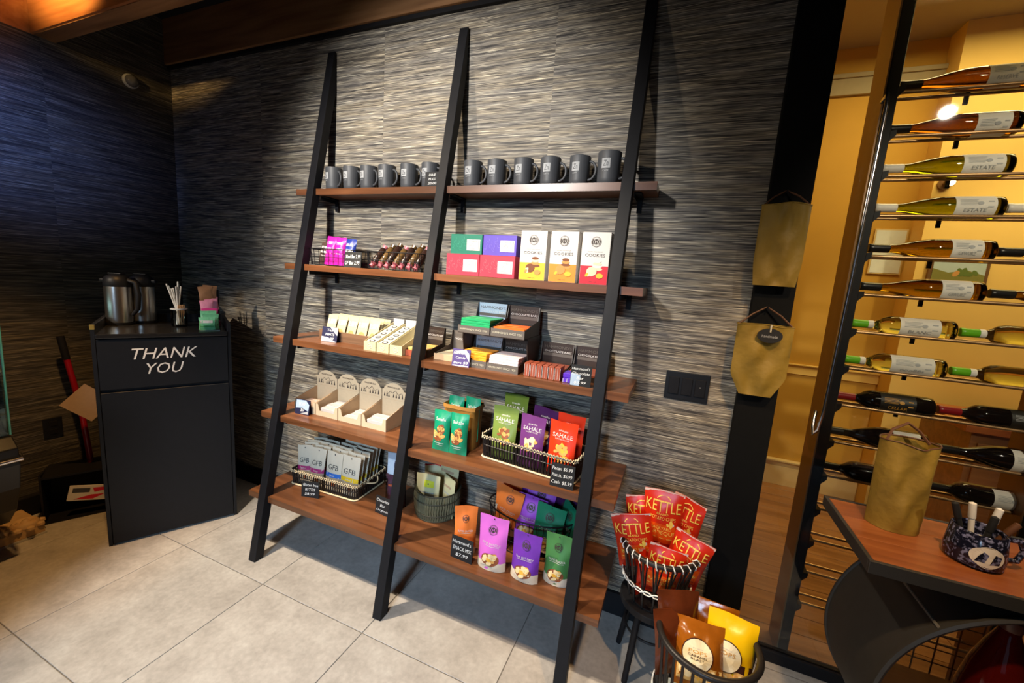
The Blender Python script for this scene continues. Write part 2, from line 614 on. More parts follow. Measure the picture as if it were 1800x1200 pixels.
class Print:
    """collects 2-D shapes and lays them on a surface"""

    def __init__(self, fn):
        self.fn = fn
        self.parts = {}
        self.tag = None
        self.cm = None

    def use(self, m):
        self.cm = m
        return self

    def shape(self, vs, fs, off=0.0008, tag=None):
        pts = [Vector(self.fn(x, z, off)) for x, z in vs]
        self.parts.setdefault(self.tag or tag, []).append((pts, fs, self.cm))
        return self

    def text(self, s, cx, cz, w=None, h=None, m=None, shear=0.0, off=0.0012, rot=0.0):
        if m:
            self.use(m)
        vs, fs, W, H = text2d(s, shear)
        if w and h:
            kx, kz = w / W, h / H
        elif w:
            kx = kz = w / W
        else:
            kx = kz = h / H
        c, sn = math.cos(rot), math.sin(rot)
        q = []
        for x, z in vs:
            x, z = x * kx, z * kz
            q.append((cx + x * c - z * sn, cz + x * sn + z * c))
        return self.shape(q, fs, off, 'lettering')

    def rect(self, x0, x1, z0, z1, m=None, nx=1, nz=1, off=0.0008):
        if m:
            self.use(m)
        vs = [(x0 + (x1 - x0) * i / nx, z0 + (z1 - z0) * j / nz) for j in range(nz + 1) for i in range(nx + 1)]
        fs = [(j * (nx + 1) + i, j * (nx + 1) + i + 1, (j + 1) * (nx + 1) + i + 1, (j + 1) * (nx + 1) + i) for j in range(nz) for i in range(nx)]
        return self.shape(vs, fs, off)

    def disc(self, cx, cz, rx, rz=None, m=None, n=16, off=0.0009, rot=0.0):
        if m:
            self.use(m)
        rz = rz or rx
        vs = [(cx, cz)]
        for ring in (0.55, 1.0):
            for k in range(n):
                a = 2 * PI * k / n
                x, z = rx * ring * math.cos(a), rz * ring * math.sin(a)
                vs.append((cx + x * math.cos(rot) - z * math.sin(rot), cz + x * math.sin(rot) + z * math.cos(rot)))
        fs = [(0, 1 + k, 1 + (k + 1) % n) for k in range(n)]
        fs += [(1 + k, 1 + n + k, 1 + n + (k + 1) % n, 1 + (k + 1) % n) for k in range(n)]
        return self.shape(vs, fs, off)

    def ring(self, cx, cz, r0, r1, m=None, n=20, off=0.0012, a0=0.0, a1=2 * PI):
        if m:
            self.use(m)
        vs, fs = [], []
        for k in range(n + 1):
            a = a0 + (a1 - a0) * k / n
            vs += [(cx + r0 * math.cos(a), cz + r0 * math.sin(a)), (cx + r1 * math.cos(a), cz + r1 * math.sin(a))]
        for k in range(n):
            fs.append((2 * k, 2 * k + 1, 2 * k + 3, 2 * k + 2))
        return self.shape(vs, fs, off)

    def line(self, pts, w, m=None, off=0.0012):
        if m:
            self.use(m)
        for (a, b) in zip(pts[:-1], pts[1:]):
            d = Vector((b[0] - a[0], b[1] - a[1]))
            if d.length < 1e-9:
                continue
            d.normalize()
            n = Vector((-d.y, d.x)) * w / 2
            self.shape([(a[0] - n.x, a[1] - n.y), (b[0] - n.x, b[1] - n.y), (b[0] + n.x, b[1] + n.y), (a[0] + n.x, a[1] + n.y)], [(0, 1, 2, 3)], off)
        return self

    def blobs(self, cx, cz, rx, rz, n, r, mats, seed=1, off=0.0012):
        rnd = random.Random(seed)
        self.tag = 'picture'
        for i in range(n):
            a, q = rnd.random() * 2 * PI, math.sqrt(rnd.random())
            s = r * (0.7 + 0.6 * rnd.random())
            self.disc(cx + rx * q * math.cos(a), cz + rz * q * math.sin(a), s * 1.25, s * 0.8, rnd.choice(mats), 9, off + i * 0.00004, rnd.random() * PI)
        self.tag = None
        return self

    def build(self, name, parent, label=None):
        first = None
        for tg, shapes in self.parts.items():
            nm = name if (tg is None or len(self.parts) == 1) else tg
            box = [([min(q[i] for q in pts) for i in range(3)], [max(q[i] for q in pts) for i in range(3)]) for pts, _f, _m in shapes]
            root = list(range(len(shapes)))

            def find(i):
                while root[i] != i:
                    i = root[i]
                return i
            for i in range(len(shapes)):      # marks that stand well apart become parts of their own
                for j in range(i):
                    g = math.sqrt(sum(max(0.0, box[i][0][k] - box[j][1][k], box[j][0][k] - box[i][1][k]) ** 2 for k in range(3)))
                    if g < 0.017:
                        root[find(i)] = find(j)
            for r in sorted({find(i) for i in range(len(shapes))}):
                mb, mats = MB(), []
                for i, (pts, fs, m) in enumerate(shapes):
                    if find(i) == r:
                        if m not in mats:
                            mats.append(m)
                        mb.cur = mats.index(m)
                        mb.add(pts, fs)
                o = mb.build(nm, mats, parent, label=label)
                first = first or o
        return first


def flat(y):
    return lambda x, z, off: (x, y - off, z)


def plane_fn(origin, ux, uz, nrm):
    o, a, b, n = Vector(origin), Vector(ux), Vector(uz), Vector(nrm)
    return lambda x, z, off: o + a * x + b * z + n * off

# ================================================================== THE SETTING
WY = 1.80          # face of the papered wall
# floor slab with tiles
fl = struct(MB().box(-3.35, 2.7, -3.25, 1.93, -0.10, -0.004).build('floor', GROUT), 'beige stone tiled floor')
pit = 0.603
tm = None
xs = [-3.27] + [-1.668 + pit * k for k in range(-2, 8)]
ys = [1.795 - 0.603 * k for k in range(0, 9)]
for i in range(len(xs) - 1):
    for j in range(len(ys) - 1):
        w = xs[i + 1] - xs[i] - 0.0035
        d = ys[j] - ys[j + 1] - 0.0035
        if i > 0 and tm is not None:
            o = bpy.data.objects.new('tile', tm)
            COL.objects.link(o)
        else:
            o = MB().box(-w / 2, w / 2, -d / 2, d / 2, -0.012, 0.0).build('tile', TILE, bevel=0.0012, seg=1)
            if i > 0:
                tm = o.data
        o.parent = fl
        o.location = ((xs[i] + xs[i + 1]) / 2, (ys[j] + ys[j + 1]) / 2, 0.0)
# strip of tile under the column and glass line
MB().box(-3.27, 2.6, 1.798, 1.925, -0.012, -0.001).build('tile', TILE, fl)

struct(MB().box(-3.40, 0.255, WY, 1.92, 0.0, 3.05).build('wall_back', WALLP), 'wall papered with grey and tan split stalk strips')
struct(MB().prism([(-3.2, 0.0), (1.80, 0.0), (1.80, 3.05), (1.175, 3.05), (1.175, 2.60), (-3.2, 2.60)], -3.40, -3.27, 'x').build('wall_left', WALLP_SHADED), 'side wall papered with stalk strips, shade painted into the paper')
struct(MB().box(-3.40, -3.27, -3.2, 1.175, 2.60, 3.05).build('trim_1', CEDAR), 'cedar boarding above the side wall')
m = MB().box(-3.4, -1.2, -3.32, -3.2, 0, 3.05).box(0.5, 2.7, -3.32, -3.2, 0, 3.05).box(-1.2, 0.5, -3.32, -3.2, 0, 0.45).box(-1.2, 0.5, -3.32, -3.2, 2.45, 3.05)
struct(m.build('wall_front', mat('front_wall_paint', (0.10, 0.09, 0.08), 0.8)))
wn = struct(MB().box(-1.2, 0.5, -3.27, -3.262, 0.45, 2.45).build('window_1', GLASS), 'shop window behind the viewer')
MB().box(-1.2, -1.15, -3.3, -3.22, 0.45, 2.45).box(0.45, 0.5, -3.3, -3.22, 0.45, 2.45).box(-0.38, -0.32, -3.3, -3.22, 0.45, 2.45).build('window_frame', BLACK, wn)
struct(MB().box(2.6, 2.7, -3.2, 1.86, 0, 3.05).build('wall_right', mat('right_wall_paint', (0.16, 0.12, 0.08), 0.8)))
struct(MB().box(-3.4, 2.7, -3.3, 1.93, 3.0, 3.1).build('ceiling', DARKC), 'dark ceiling')
bm_ = struct(MB().box(-3.269, -1.90, 1.175, 1.255, 2.60, 3.0).build('trim_2', BEAMW), 'timber ceiling beam')
MB().box(-3.269, -1.90, 1.163, 1.175, 2.603, 3.0).build('cedar_board', CEDAR, bm_)
hd = struct(MB().box(-3.269, 0.255, 1.765, 1.80, 2.735, 3.0).build('trim_3', BEAMW, bevel=0.002, seg=1), 'brown timber header along the top of the papered wall')
MB().box(-3.269, 0.255, 1.78, 1.80, 2.715, 2.735).build('painted_shadow_gap', BLACK, hd)  # black strip painted in for the shade line under the header
struct(MB().box(-3.269, -3.25, -2.9, 1.795, 0.0, 0.11).build('baseboard_left', BLACK), 'black baseboard along the side wall')
struct(MB().box(-3.25, 0.255, 1.782, 1.80, 0.0, 0.11).build('baseboard_back', BLACK), 'black baseboard along the papered wall')
# black column at the end of the wall
cl = struct(MB().box(0.255, 0.388, 1.765, 1.93, 0.0, 3.0).build('trim_4', COLB, bevel=0.004), 'black painted column between papered wall and wine room')
# wine room behind glass
wr = struct(MB().box(0.26, 3.6, 1.93, 3.95, -0.10, -0.006).build('floor_wine_room', mat('plank_gap', (0.03, 0.015, 0.008), 0.8)), 'timber floor of the wine room')
pm = None
for k in range(15):
    y0 = 1.935 + k * 0.125
    for (x0, x1) in ((0.39 - 0.35 * (k % 3) * 0.0, 1.35 + 0.28 * (k % 3)), (1.35 + 0.28 * (k % 3), 3.55)):
        MB().box(-(x1 - x0) / 2 + 0.001, (x1 - x0) / 2 - 0.001, -0.061, 0.061, -0.012, 0.0).build('plank', PLANK, wr, loc=((x0 + x1) / 2, y0 + 0.0625, 0.0), bevel=0.001, seg=1)
struct(MB().box(0.26, 3.6, 3.80, 3.95, 0.0, 3.4).build('wall_wine_room_back', OCHRE), 'ochre plaster wall of the wine room')
struct(MB().box(1.45, 3.6, 3.62, 3.80, 0.0, 3.4).build('wall_wine_room_pier', OCHREL), 'bright plaster pier of the wine room')
struct(MB().box(0.26, 0.36, 1.93, 3.80, 0.0, 3.4).build('wall_wine_room_left', OCHRE))
struct(MB().box(3.5, 3.6, 1.93, 3.80, 0.0, 3.4).build('wall_wine_room_right', OCHRE))
struct(MB().box(0.26, 3.6, 1.93, 3.95, 3.30, 3.4).build('ceiling_wine_room', CEILM))
bb = MB().box(0.36, 1.45, 3.765, 3.80, 0.0, 0.16).box(0.36, 1.45, 3.775, 3.80, 0.16, 0.20).box(0.36, 1.45, 3.75, 3.80, 0.20, 0.215)
struct(bb.build('baseboard_wine_room', CREAM, bevel=0.002, seg=1), 'cream moulded baseboard in the wine room')
struct(MB().box(0.36, 1.45, 3.77, 3.80, 2.98, 3.09).box(0.36, 1.45, 3.755, 3.80, 3.09, 3.12).build('trim_5', mat('crown_paint', (0.36, 0.30, 0.20), 0.6), bevel=0.002, seg=1), 'moulding high on the wine room wall')
struct(MB().box(0.36, 1.45, 3.785, 3.80, 0.93, 1.00).box(0.36, 1.45, 3.775, 3.80, 1.0, 1.012).build('trim_6', OCHREL, bevel=0.002, seg=1), 'pale rail along the wine room wall')
# glass front of the wine room
gf = struct(MB().box(0.388, 2.6, 1.842, 1.85, 0.05, 2.94).build('window_2', GLASS), 'glass front of the wine room')
MB().box(0.388, 2.6, 1.83, 1.87, 0.0, 0.05).build('bottom_rail', BLACK, gf, bevel=0.003)
MB().box(0.388, 2.6, 1.83, 1.87, 2.94, 3.0).build('top_rail', BLACK, gf, bevel=0.003)
h = MB().tube([(0.555, 1.842, 2.20), (0.555, 1.80, 2.21), (0.555, 1.795, 2.17), (0.552, 1.795, 1.6), (0.546, 1.795, 1.12), (0.54, 1.795, 1.04), (0.528, 1.80, 1.02), (0.524, 1.805, 1.05), (0.536, 1.842, 1.10)], 0.0062, 8)
h.build('pull_handle', CHROME, gf, smooth=True, label='long slim chrome pull handle')

# unseen block added off to the left to keep daylight from the corner
t = thing('daylight_blocker', 'unseen dark block added left of the viewer to stop daylight', 'counter', (-2.55, -0.62, 0))
MB().box(-0.62, 0.66, -0.5, 0.48, 0.0, 1.10).build('body', BLACKP, t, bevel=0.004)
MB().box(-0.64, 0.70, -0.53, 0.52, 1.10, 1.14).build('worktop', mat('blocker_top', (0.08, 0.075, 0.07), 0.3), t, bevel=0.004)

# ================================================================== LADDER SHELF
SZ = [1.915, 1.520, 1.130, 0.737, 0.324]
SF = [1.658, 1.582, 1.506, 1.429, 1.349]
LX = [(-1.881, -1.834), (-1.081, -1.036), (-0.257, -0.212)]
ls = thing('ladder_shelf', 'tall leaning ladder shelf with black posts and five brown wooden boards', 'shelf', (0, 0, 0))
SL = 0.195
for (a, b) in LX:
    yb = 1.318
    front = lambda z: 1.270 + SL * z
    zt = (WY - 0.006 - 1.270) / SL
    zb = (WY - 0.006 - yb) / SL
    MB().prism([(1.270, 0.0), (yb, 0.0), (WY - 0.006, zb), (WY - 0.006, zt - 0.05), (front(zt - 0.05) , zt - 0.05)], a, b, 'x').build('post', BLACK, ls, bevel=0.0015, seg=1)
for z, yf in zip(SZ, SF):
    yk = 1.270 + SL * (z - 0.016) + 0.048 + 0.004      # back of the post at this height, where the board is notched
    poly = [(-1.975, yf)]
    for (a, b) in LX:
        poly += [(a - 0.002, yf), (a - 0.002, yk), (b + 0.002, yk), (b + 0.002, yf)]
    poly += [(-0.127, yf), (-0.127, WY - 0.008), (-1.975, WY - 0.008)]
    MB().prism(poly, z - 0.031, z, 'z').build('board', SHELFW, ls)
    for (a, b) in LX:
        br = MB().box(b + 0.001, b + 0.005, yf + 0.03, WY - 0.012, z - 0.052, z - 0.032)
        br.box(b + 0.001, b + 0.030, yf + 0.03, WY - 0.012, z - 0.036, z - 0.032)
        br.box(b + 0.006, b + 0.026, WY - 0.016, WY - 0.012, z - 0.095, z - 0.033)
        br.tube([(b + 0.016, WY - 0.020, z - 0.082), (b + 0.016, WY - 0.015, z - 0.082)], 0.005, 8)
        br.build('bracket', BLACK, ls)

# ================================================================== BUILDERS
def roundrect(w, d, r, n=4):
    pts = []
    for (cx, cy, a0) in ((w / 2 - r, d / 2 - r, 0), (-w / 2 + r, d / 2 - r, PI / 2), (-w / 2 + r, -d / 2 + r, PI), (w / 2 - r, -d / 2 + r, 1.5 * PI)):
        for k in range(n + 1):
            a = a0 + PI / 2 * k / n
            pts.append((cx + r * math.cos(a), cy + r * math.sin(a)))
    return pts


def pouch_fn(w, h, T, kind='stand', seed=0, bend=0.0):
    ph = seed * 1.7

    def hw(v):
        if kind == 'stand':
            return w / 2 * (1.0 - 0.05 * math.sin(PI * v) - 0.03 * (1 - v))
        return w / 2 * (1.0 - 0.06 * math.sin(PI * v) ** 2)

    def prof(v):
        if kind == 'stand':
            return max(0.0, 1 - (v / 0.84) ** 1.6) * (0.80 + 0.20 * min(1, v / 0.12))
        q = min(1, max(0, (v - 0.07) / 0.86))
        return max(0.0, math.sin(PI * q)) ** 0.55

    def S(u, v, side):
        u_ = max(-1, min(1, u))
        t = T / 2 * prof(v) * max(0.0, 1 - abs(u_) ** 2.2) ** 0.7
        wr = 0.0
        if 0.04 < v < 0.97:
            wr = T * 0.035 * (math.sin(7 * u_ + 5 * v + ph) + math.sin(11 * v - 4 * u_ + 2 * ph)) * (1 - u_ * u_)
        base = bend * h * (v ** 2)
        top = 0.012 * h * math.sin(3 * u_ + ph) if v > 0.9 else 0.0
        y = base + wr + (-t if side < 0 else t)
        return Vector((hw(v) * u_, y - 0.0006 * (1 if side < 0 else -1), h * v + top * (v - 0.9) * 8))
    S.hw = hw
    S.h = h
    S.on = lambda x, z, off: S(x / hw(min(1, max(0, z / h))), z / h, -1) + Vector((0, -off, 0))
    return S


def pouch_mesh(S, nu=8, nv=12, v0=0.0, v1=1.0, grow=0.0):
    m = MB()
    vs, fs = [], []
    us = [-1 + 2 * i / nu for i in range(nu + 1)]
    n = 2 * (nu + 1)
    for j in range(nv + 1):
        v = v0 + (v1 - v0) * j / nv
        for u in us:
            vs.append(S(u, v, -1) + Vector((0, -grow, 0)))
        for u in us[::-1]:
            vs.append(S(u, v, 1) + Vector((0, grow, 0)))
    for j in range(nv):
        for i in range(n):
            k = (i + 1) % n
            fs.append((j * n + i, j * n + k, (j + 1) * n + k, (j + 1) * n + i))
    if not grow:
        fs.append(list(range(n))[::-1])
        fs.append([nv * n + i for i in range(n)])
    m.add(vs, fs)
    return m


def pouch(name, label, cat, loc, w, h, T, body, rz=0.0, rx=0.0, ry=0.0, kind='stand', group=None, seed=0, band=None, bend=0.0, deco=None, seal=None):
    t = thing(name, label, cat, loc, rz, group, rx, ry)
    S = pouch_fn(w, h, T, kind, seed, bend)
    pouch_mesh(S).build('body', body, t, smooth=True)
    if band:
        col, hb = band
        pouch_mesh(S, 8, 4, 0.0, hb, 0.0009).build('base_band', col, t, smooth=True)
    if seal:
        pouch_mesh(S, 8, 2, 0.955, 1.0, 0.0009).build('crimped_seal', seal, t)
    if deco:
        p = Print(S.on)
        deco(p, w, h)
        p.build('print', t)
    return t


def sign(label, loc, w, h, lines, rz=0.0, lean=0.22, card=None, stripes=None, group=None, shear=0.15, sizes=None):
    """small folded chalk price card standing on a shelf"""
    t = thing('price_card', label, 'price card', loc, rz, group)
    card = card or BLACKM
    d = h * lean
    m = MB().prism([(-w / 2, 0), (w / 2, 0), (w / 2, h), (-w / 2, h)], -0.0008, 0.0008, 'y')
    M = Matrix.Rotation(-math.atan(lean * 0.6), 4, 'X')
    m.v = [tuple(M @ Vector(p)) for p in m.v]
    m.build('front_panel', card, t)
    m = MB().prism([(-w / 2 * 0.9, 0), (w / 2 * 0.9, 0), (w / 2, h * 0.985), (-w / 2, h * 0.985)], -0.0008, 0.0008, 'y')
    top = (M @ Vector((0, 0, h))).y
    M2 = Matrix.Translation((0, top * 2 + 0.001, 0)) @ Matrix.Rotation(math.atan(lean * 0.6), 4, 'X')
    m.v = [tuple(M2 @ Vector(p)) for p in m.v]
    m.build('back_panel', card, t)

    def fn(x, z, off):
        return M @ Vector((x, -0.0008 - off, z))
    p = Print(fn)
    if stripes:
        for (poly, mm) in stripes:
            p.use(mm)
            p.shape([(x * w, z * h) for x, z in poly], [list(range(len(poly)))], 0.0005)
    n = len(lines)
    for i, s in enumerate(lines):
        z = h * (1 - (i + 0.75) / (n + 0.5))
        hh = h * 0.62 / (n + 0.8)
        ww = min(w * 0.86, w * 0.115 * len(s))
        p.text(s, (random.random() - 0.5) * w * 0.05, z, ww, hh, CHALK, shear, 0.001, rot=0.03)
    p.build('lettering', t)
    return t


def logo(p, cx, cz, r, dark, light):
    p.tag = 'logo'
    p.disc(cx, cz, r, m=dark, n=20, off=0.0011)
    p.ring(cx, cz, r * 0.86, r * 0.92, light, 20, 0.0016)
    p.ring(cx, cz, r * 0.52, r * 0.60, light, 20, 0.0016)
    p.text('H', cx, cz, h=r * 0.55, m=light, off=0.0018)
    p.ring(cx, cz, r * 0.64, r * 0.80, light, 10, 0.0016, 0.7, 2.4)
    p.ring(cx, cz, r * 0.64, r * 0.80, light, 10, 0.0016, 3.9, 5.5)
    p.tag = None


def carton(name, label, cat, loc, w, d, h, m, rz=0.0, group=None, deco=None, top=None):
    """closed card box: body with seams, lid flap, print on the front"""
    t = thing(name, label, cat, loc, rz, group)
    MB().box(-w / 2, w / 2, 0, d, 0, h).build('body', m, t, bevel=0.0012, seg=1)
    MB().box(-w / 2 + 0.001, w / 2 - 0.001, 0.001, d - 0.001, h, h + 0.0012).build('lid_flap', top or m, t)
    if deco:
        p = Print(flat(0.0))
        deco(p, w, h)
        p.build('print', t)
    return t


# ================================================================== SHELF 1: MUGS
def mug0():
    t = thing('mug', '', 'mug', (0, 0, 0))
    H, r = 0.114, 0.0435
    prof = [(0.0, 0.001), (r * 0.84, 0.001), (r * 0.90, 0.004), (r * 0.93, 0.02), (r * 0.97, 0.07), (r * 1.0, H - 0.003), (r * 0.98, H), (r * 0.93, H - 0.002), (r * 0.90, 0.07), (r * 0.84, 0.012), (0.0, 0.010)]
    MB().lathe(prof, 28).build('cup', MUGM, t, smooth=True)
    pts = []
    for k in range(13):
        a = -PI * 0.5 + PI * k / 12
        pts.append((r * 0.93 + 0.030 * math.cos(a), 0.006 * 0, 0.058 + 0.036 * math.sin(a)))
    MB().tube(pts, 0.0052, 8).build('handle', MUGM, t, smooth=True)

    def fn(x, z, off):
        R = r * (0.93 + 0.07 * z / H) + off
        a = x / R
        return Vector((R * math.sin(a), -R * math.cos(a), z))
    p = Print(fn)
    p.rect(-0.017, 0.015, 0.052, 0.086, GREYP, 6, 2, 0.0006)
    p.text('Zn', -0.002, 0.069, 0.020, 0.020, MUGM, 0.2, 0.0012)
    p.text('CAFE', -0.001, 0.044, 0.022, 0.006, GREYP, 0, 0.0008)
    p.build('emblem', t)
    return t


mg = mug0()
mx_ = [-1.768, -1.647, -1.535, -1.420, -1.287, -1.165, -0.937, -0.817, -0.690, -0.568, -0.442, -0.322]
ordn = ['first', 'second', 'third', 'fourth', 'fifth', 'sixth']
for i, x in enumerate(mx_):
    side = 'left' if i < 6 else 'right'
    k = i % 6
    lab = 'charcoal mug on the top board, %s from the left in the %s bay' % (ordn[k], side)
    if i == 5:
        lab = 'charcoal mug on the top board standing behind the small chalk card'
    if i == 11:
        lab = 'taller looking charcoal mug on the top board beside the right post'
    zz = 0.0 if i not in (2, 7) else -0.15
    if i == 0:
        mg.location = (x, 1.718, SZ[0] + 0.0005)
        mg['label'] = lab
        mg['group'] = 'charcoal mugs on the top board'
    else:
        dup(mg, lab, (x, 1.718 if i < 11 else 1.712, SZ[0] + 0.0005), rz=(-0.25 if i in (0, 2) else random.uniform(-0.18, 0.05)), scale=1.08 if i == 11 else None)
mg.rotation_euler[2] = -0.3
sign('small black chalk card in front of the mugs', (-1.118, 1.664, SZ[0]), 0.078, 0.066, ['DIVE', 'MUGS', '20.00'], rz=0.05, lean=0.12)

# ================================================================== SHELF 2
z2 = SZ[1]
OR = mat('orange_print', srgb(236, 135, 30), 0.5)
YE = mat('yellow_print', srgb(240, 178, 40), 0.5)
RE = mat('red_print', srgb(200, 22, 45), 0.5)
PALE = mat('white_card', (0.66, 0.63, 0.60), 0.55, var=0.03)
COOK1 = mat('biscuit_print', srgb(200, 140, 70), 0.6)
COOK2 = mat('dark_biscuit_print', srgb(120, 66, 30), 0.6)
COOK3 = mat('pale_biscuit_print', srgb(225, 200, 170), 0.6)


def cookie_deco(bandm, cooks, extra):
    def deco(p, w, h):
        p.rect(-w / 2 + 0.001, w / 2 - 0.001, 0.001, h * 0.36, bandm, off=0.0004)
        logo(p, 0.0, h * 0.82, 0.020, DARKP, PALE)
        p.text('COOKIES', 0.0, h * 0.565, w * 0.70, 0.011, DARKP, off=0.001)
        p.text('butter shortbread', 0.0, h * 0.635, w * 0.5, 0.005, GREYP, off=0.001)
        for k in range(4):
            p.disc(0.012, h * (0.30 + 0.05 * k), 0.021 - 0.002 * k, 0.0062, cooks[k % len(cooks)], 14, 0.001 + 0.0002 * k)
        p.disc(-0.008, h * 0.25, 0.020, 0.018, cooks[0], 16, 0.002)
        p.blobs(-0.024, h * 0.19, 0.016, 0.008, 5, 0.006, extra, 3, 0.0022)
        p.disc(0.024, h * 0.17, 0.014, 0.010, extra[0], 14, 0.0025)
        p.text('net wt', 0.0, h * 0.05, w * 0.25, 0.004, DARKP, off=0.001)
    return deco


carton('cookie_box', 'tall white cookie box with golden yellow lower band', 'box', (-0.575, 1.600, z2), 0.113, 0.062, 0.198, PALE, 0.0, 'cookie boxes', cookie_deco(YE, [COOK2, COOK1, COOK3], [COOK1, COOK3]))
carton('cookie_box', 'tall white cookie box with orange lower band', 'box', (-0.446, 1.600, z2), 0.113, 0.062, 0.198, PALE, 0.0, 'cookie boxes', cookie_deco(OR, [COOK1, COOK2], [YE, COOK1]))
carton('cookie_box', 'tall white cookie box with crimson lower band', 'box', (-0.320, 1.600, z2), 0.110, 0.062, 0.198, PALE, 0.0, 'cookie boxes', cookie_deco(RE, [COOK3, PALE], [YE, COOK3]))


def gift_deco(edge):
    def deco(p, w, h):
        for k in range(7):
            cx = -w / 2 + 0.012 + 0.013 * k
            cz = h * (0.25 + 0.5 * ((k * 37) % 10) / 10)
            p.ring(cx, cz, 0.007, 0.0080, edge, 12, 0.0006, 0.4 * k, 0.4 * k + 4.2)
            p.line([(cx, cz), (cx + 0.006, cz + 0.012), (cx + 0.003, cz + 0.02)], 0.0012, edge, 0.0006)
        p.rect(w * 0.02, w * 0.44, h * 0.20, h * 0.76, PALE, off=0.0008)
        p.ring(w * 0.20, h * 0.46, 0.008, 0.0092, GREYP, 14, 0.0014)
        p.text('TOFFEE', w * 0.20, h * 0.66, w * 0.28, 0.006, GREYP, off=0.0014)
        p.line([(w * 0.15, h * 0.44), (w * 0.20, h * 0.54), (w * 0.25, h * 0.44)], 0.0016, GREYP)
        p.rect(w * 0.12, w * 0.28, h * 0.27, h * 0.30, GREYP, off=0.0014)
        p.rect(w * 0.385, w * 0.41, h * 0.26, h * 0.70, GREYP, off=0.0014)
    return deco


G2 = mat('box_green', srgb(28, 120, 95), 0.5)
P2 = mat('box_violet', srgb(92, 72, 178), 0.5)
R2 = mat('box_rose', srgb(188, 52, 72), 0.5)
G2e = mat('box_green_pattern', srgb(60, 160, 130), 0.5)
P2e = mat('box_violet_pattern', srgb(140, 120, 215), 0.5)
R2e = mat('box_rose_pattern', srgb(222, 110, 120), 0.5)
carton('gift_box', 'rose red sweet box, left one of the lower pair', 'box', (-0.902, 1.602, z2), 0.165, 0.11, 0.092, R2, 0.0, 'patterned sweet boxes', gift_deco(R2e))
carton('gift_box', 'rose red sweet box touching the tall yellow banded box', 'box', (-0.735, 1.602, z2), 0.165, 0.11, 0.092, R2, 0.0, 'patterned sweet boxes', gift_deco(R2e))
carton('gift_box', 'green sweet box on top of the rose boxes', 'box', (-0.905, 1.632, z2 + 0.094), 0.158, 0.10, 0.086, G2, 0.0, 'patterned sweet boxes', gift_deco(G2e))
carton('gift_box', 'violet sweet box on top of the rose boxes', 'box', (-0.742, 1.632, z2 + 0.094), 0.158, 0.10, 0.086, P2, 0.0, 'patterned sweet boxes', gift_deco(P2e))


def wire_basket(label, loc, w, d, h, rz=0.0, nx=9, nz=3, r=0.0016):
    t = thing('wire_basket', label, 'basket', loc, rz)
    m = MB()
    q = lambda k: roundrect(w * (0.94 + 0.06 * k), d * (0.94 + 0.06 * k), 0.02, 3)
    for j in range(nz):
        k = j / (nz - 1)
        m.tube([(x, y, 0.004 + k * (h - 0.004)) for x, y in q(k)], r * (1.6 if j == nz - 1 else 1), 5, True)
    m.build('hoops', BLACK, t, smooth=True)
    m = MB()
    a, b = q(0), q(1)
    for i in range(0, len(a)):
        m.tube([(*a[i], 0.004), (*b[i], h)], r, 5)
    for i in range(1, nx):
        f = -1 + 2 * i / nx
        for s in (-1, 1):
            m.tube([(f * w * 0.45, s * d * 0.47, 0.004), (f * w * 0.47, s * d * 0.5, h)], r, 5)
        m.tube([(f * w * 0.45, -d * 0.47, 0.003), (f * w * 0.45, d * 0.47, 0.003)], r, 5)
    m.build('wires', BLACK, t, smooth=True)
    return t


wire_basket('black wire basket holding the pink and blue snack bars', (-1.690, 1.682, z2), 0.320, 0.125, 0.085)
wire_basket('black wire basket holding the dark foil wrapped sticks', (-1.310, 1.690, z2), 0.320, 0.130, 0.085)
PINK = mat('hot_pink_foil', srgb(226, 40, 170), 0.35, var=0.2, scale=40, bump=0.2)
BLUE = mat('navy_foil', srgb(40, 60, 150), 0.35, var=0.3, scale=40)
BROWN = mat('brown_foil', srgb(96, 76, 66), 0.3, var=0.4, scale=40)
PINKW = mat('pink_white_print', srgb(245, 170, 220), 0.5)


def bar_deco(c):
    def deco(p, w, h):
        p.rect(-w * 0.30, w * 0.30, h * 0.72, h * 0.82, c, 3, 1)
        p.rect(-w * 0.42, w * 0.42, h * 0.38, h * 0.42, c, 3, 1)
        p.rect(-w * 0.25, w * 0.35, h * 0.52, h * 0.60, c, 3, 1)
    return deco


pouch('snack_bar', 'silvery brown snack bar at the left end of the wire basket', 'snack bar', (-1.812, 1.682, z2 + 0.006), 0.062, 0.120, 0.03, BROWN, rx=-0.12, ry=0.12, kind='pillow', seed=1, deco=bar_deco(PALE), group='snack bars')
pouch('snack_bar', 'hot pink snack bar, the taller one next to the brown bar', 'snack bar', (-1.752, 1.672, z2 + 0.006), 0.074, 0.150, 0.035, PINK, rx=-0.12, ry=0.05, kind='pillow', seed=2, deco=bar_deco(PINKW), group='snack bars')
pouch('snack_bar', 'hot pink snack bar beside the navy bar', 'snack bar', (-1.683, 1.668, z2 + 0.006), 0.066, 0.146, 0.035, PINK, rx=-0.10, ry=0.05, kind='pillow', seed=3, deco=bar_deco(PINKW), group='snack bars')
pouch('snack_bar', 'navy blue snack bar with white lettering in the wire basket', 'snack bar', (-1.616, 1.670, z2 + 0.006), 0.070, 0.140, 0.035, BLUE, rx=-0.10, ry=0.04, kind='pillow', seed=4, deco=bar_deco(PALE), group='snack bars')
sign('black chalk card between the two wire baskets on the second board', (-1.532, 1.606, z2), 0.108, 0.078, ['Kind Bar 2.99', 'GF Bar 2.99'], lean=0.15)
DKF = mat('dark_chocolate_foil', srgb(52, 34, 28), 0.25, var=0.5, scale=60)
DKF2 = mat('gold_brown_foil', srgb(104, 78, 44), 0.25, var=0.5, scale=60)
ENDP = mat('rose_twist_foil', srgb(214, 120, 130), 0.4, var=0.4, scale=90)
